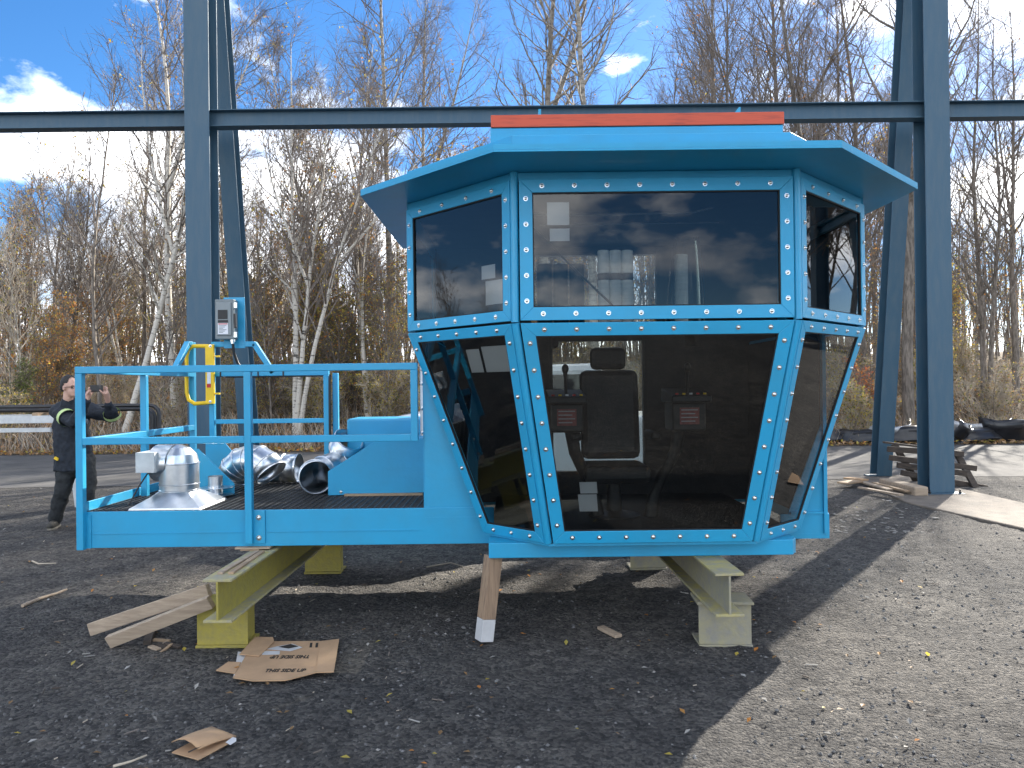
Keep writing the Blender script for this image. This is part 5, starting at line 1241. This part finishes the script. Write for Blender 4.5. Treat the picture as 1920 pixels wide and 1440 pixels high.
b.tube([neck + Vector((0, 0, -.03)), neck + Vector((0, .0, .035)), neck + Vector((.005, .0, .06))], [.10, .082, .078], 14)
o = b.build('jacket', M['jacket'], man); remesh(o, .012, 3)
dt = bpy.data.textures.new('folds', 'CLOUDS'); dt.noise_scale = .09; dt.noise_depth = 2
def folds(o, st): 
    d_ = o.modifiers.new('d', 'DISPLACE'); d_.texture = dt; d_.strength = st; d_.mid_level = .5; bake(o)
folds(o, .035)
b = MB(); limb(b, [J(139, 856, .01), J(138, 872, .01)], [.15, .16]); 
limb(b, [hipR, J(122, 895, -.04), kR, J(109, 950, -.03), aR + Vector((.005, 0, -.0))], [.115, .105, .09, .082, .078]); limb(b, [hipL, J(163, 895, .0), kL, J(163, 948, .03), aL], [.115, .105, .09, .082, .078])
o = b.build('trousers', M['trouser'], man); remesh(o, .012, 3); folds(o, .035)
for a_, d, in ((aR, Vector((.25, -.97, 0))), (aL, Vector((.75, -.66, 0)))):
    d = d.normalized(); b = MB(); g0 = Vector((a_.x, a_.y, .05)); sd_ = Vector((d.y, -d.x, 0))
    b.ball(g0 - d * .01 + Vector((0, 0, .03)), .055, .055, .07); b.tube([g0 - d * .07, g0 + d * .05, g0 + d * .14, g0 + d * .19], [.045, .05, .05, .036], 10); b.ball(g0 + d * .17 + Vector((0, 0, -.005)), .045, .045, .036)
    sh_ = b.build('shoe', M['shoe'], man); remesh(sh_, .01, 2)
    MB().prism([Vector((p.x, p.y, .0)) for p in (g0 - d * .10 - sd_ * .04, g0 - d * .10 + sd_ * .04, g0 + d * .12 + sd_ * .052, g0 + d * .21 + sd_ * .02, g0 + d * .21 - sd_ * .02, g0 + d * .12 - sd_ * .052)], (0, 0, .022)).build('sole', M['shoe_sole'], sh_, bevel=.006)
def cuff_band(p, q, t, r, nm, m, w=.022):
    c_ = p.lerp(q, t); d = (q - p).normalized(); MB().tube([c_ - d * w, c_ + d * w], r, 18, False).build(nm, m, man, smooth=50)
cuff_band(sR, eR, .55, .106, 'reflective_band', M['hivis'], .03); cuff_band(eL, wL, .18, .098, 'reflective_band', M['hivis'], .022)
MB().ball(J(163, 790, -.10), .018, .012, .03).build('badge', M['grey_cloth'], man)
MB().obox(J(106, 860, -.16), (.05, .02, .03), Matrix.Rotation(.5, 3, 'Y')).build('yellow_tag', M['yellow_gate'], man)
ph = thing('phone', phc + Vector((0, 0, -.04)), 'black phone held level in both hands of the man', 'phone')
Rp = Matrix.Rotation(R(-10), 3, 'Z')
MB().obox(phc, (.165, .011, .078), Rp).build('case', M['black'], ph, bevel=.004)
MB().obox(phc + Rp @ Vector((.055, -.0065, .018)), (.028, .003, .028), Rp).build('camera_bump', M['gloss_black'], ph, bevel=.001)

# sheet of cardboard lying on the yard beside the cab; it shows mirrored in the lower right pane
def mirror_ground(u, v, z=.012):
    A, B, C_ = pl(.651 + s2, 4.74 + s2, ZB), pl(1.067, 5.136, ZB), pl(.843 + s2, 4.5 + s2, ZM - .006)
    nn = (B - A).cross(C_ - A).normalized(); o_ = Vector((0, 0, CAMH)); d = (P(u, v, 5) - o_).normalized()
    h = o_ + d * ((A - o_).dot(nn) / d.dot(nn)); r = d - nn * 2 * d.dot(nn)
    return h + r * ((z - h.z) / r.z)
q = [mirror_ground(*p) for p in ((1458, 869), (1482, 871), (1507, 899), (1478, 893))]
t = thing('loose_cardboard', (q[0] + q[2]) / 2 * 1.0, 'bent cardboard sheet on the gravel mirrored in the lower right window', 'cardboard')
m01, m32 = q[0].lerp(q[3], .5), q[1].lerp(q[2], .5)
MB().prism([q[0], q[1], m32 + Vector((0, 0, .03)), m01 + Vector((0, 0, .03))], (0, 0, .005)).build('panel', M['card'], t)
MB().prism([m01 + Vector((0, 0, .036)), m32 + Vector((0, 0, .036)), q[2] + Vector((0, 0, .004)), q[3] + Vector((0, 0, .004))], (0, 0, .005)).build('panel', M['card'], t)

# bark crumbs and twig bits on the yard, thickest near the planks and the platform end
cb = MB(); rn = random.Random(41)
for i in range(300):
    if i % 3: y = 3.0 + 7.5 * rn.random(); x = -rn.uniform(.05, .72) * y
    else: y = 3.5 + 7 * rn.random(); x = rn.uniform(-.4, .6) * y
    p = Vector((x, y, gz(x, y) + .008)); an = rn.uniform(0, 3.14); L_ = .006 + .03 * rn.random() ** 2.5; d = Vector((math.cos(an), math.sin(an), rn.uniform(-.05, .12))) * L_
    cb.bar(p - d, p + d, rn.uniform(.003, .008), rn.uniform(.003, .006), mi=rn.choice((0, 1, 1, 2, 3, 3)))
tag(cb.build('twig_litter', [M['palebranch'], M['pallet'], M['stone_pale'], M['twig']], at=(-1, 5, 0)), 'crumbs of bark and twig strewn over the shaded yard', 'litter', kind='stuff')
# weeds growing through the dumped bumpers
for i, (u, Y, sc) in enumerate(((1565, 20.0, .34), (1640, 20.1, .30), (1715, 19.7, .34), (1820, 19.6, .30), (1868, 19.8, .36), (1908, 19.6, .32))):
    place_tree('weed', TV['brush_b' if i % 2 else 'brush_a'], base_at(u, Y + .9), i * 1.1, sc * .75, 'low straggly weed growing among the dumped bumpers on the verge', 'weed', 'weeds among the bumpers')
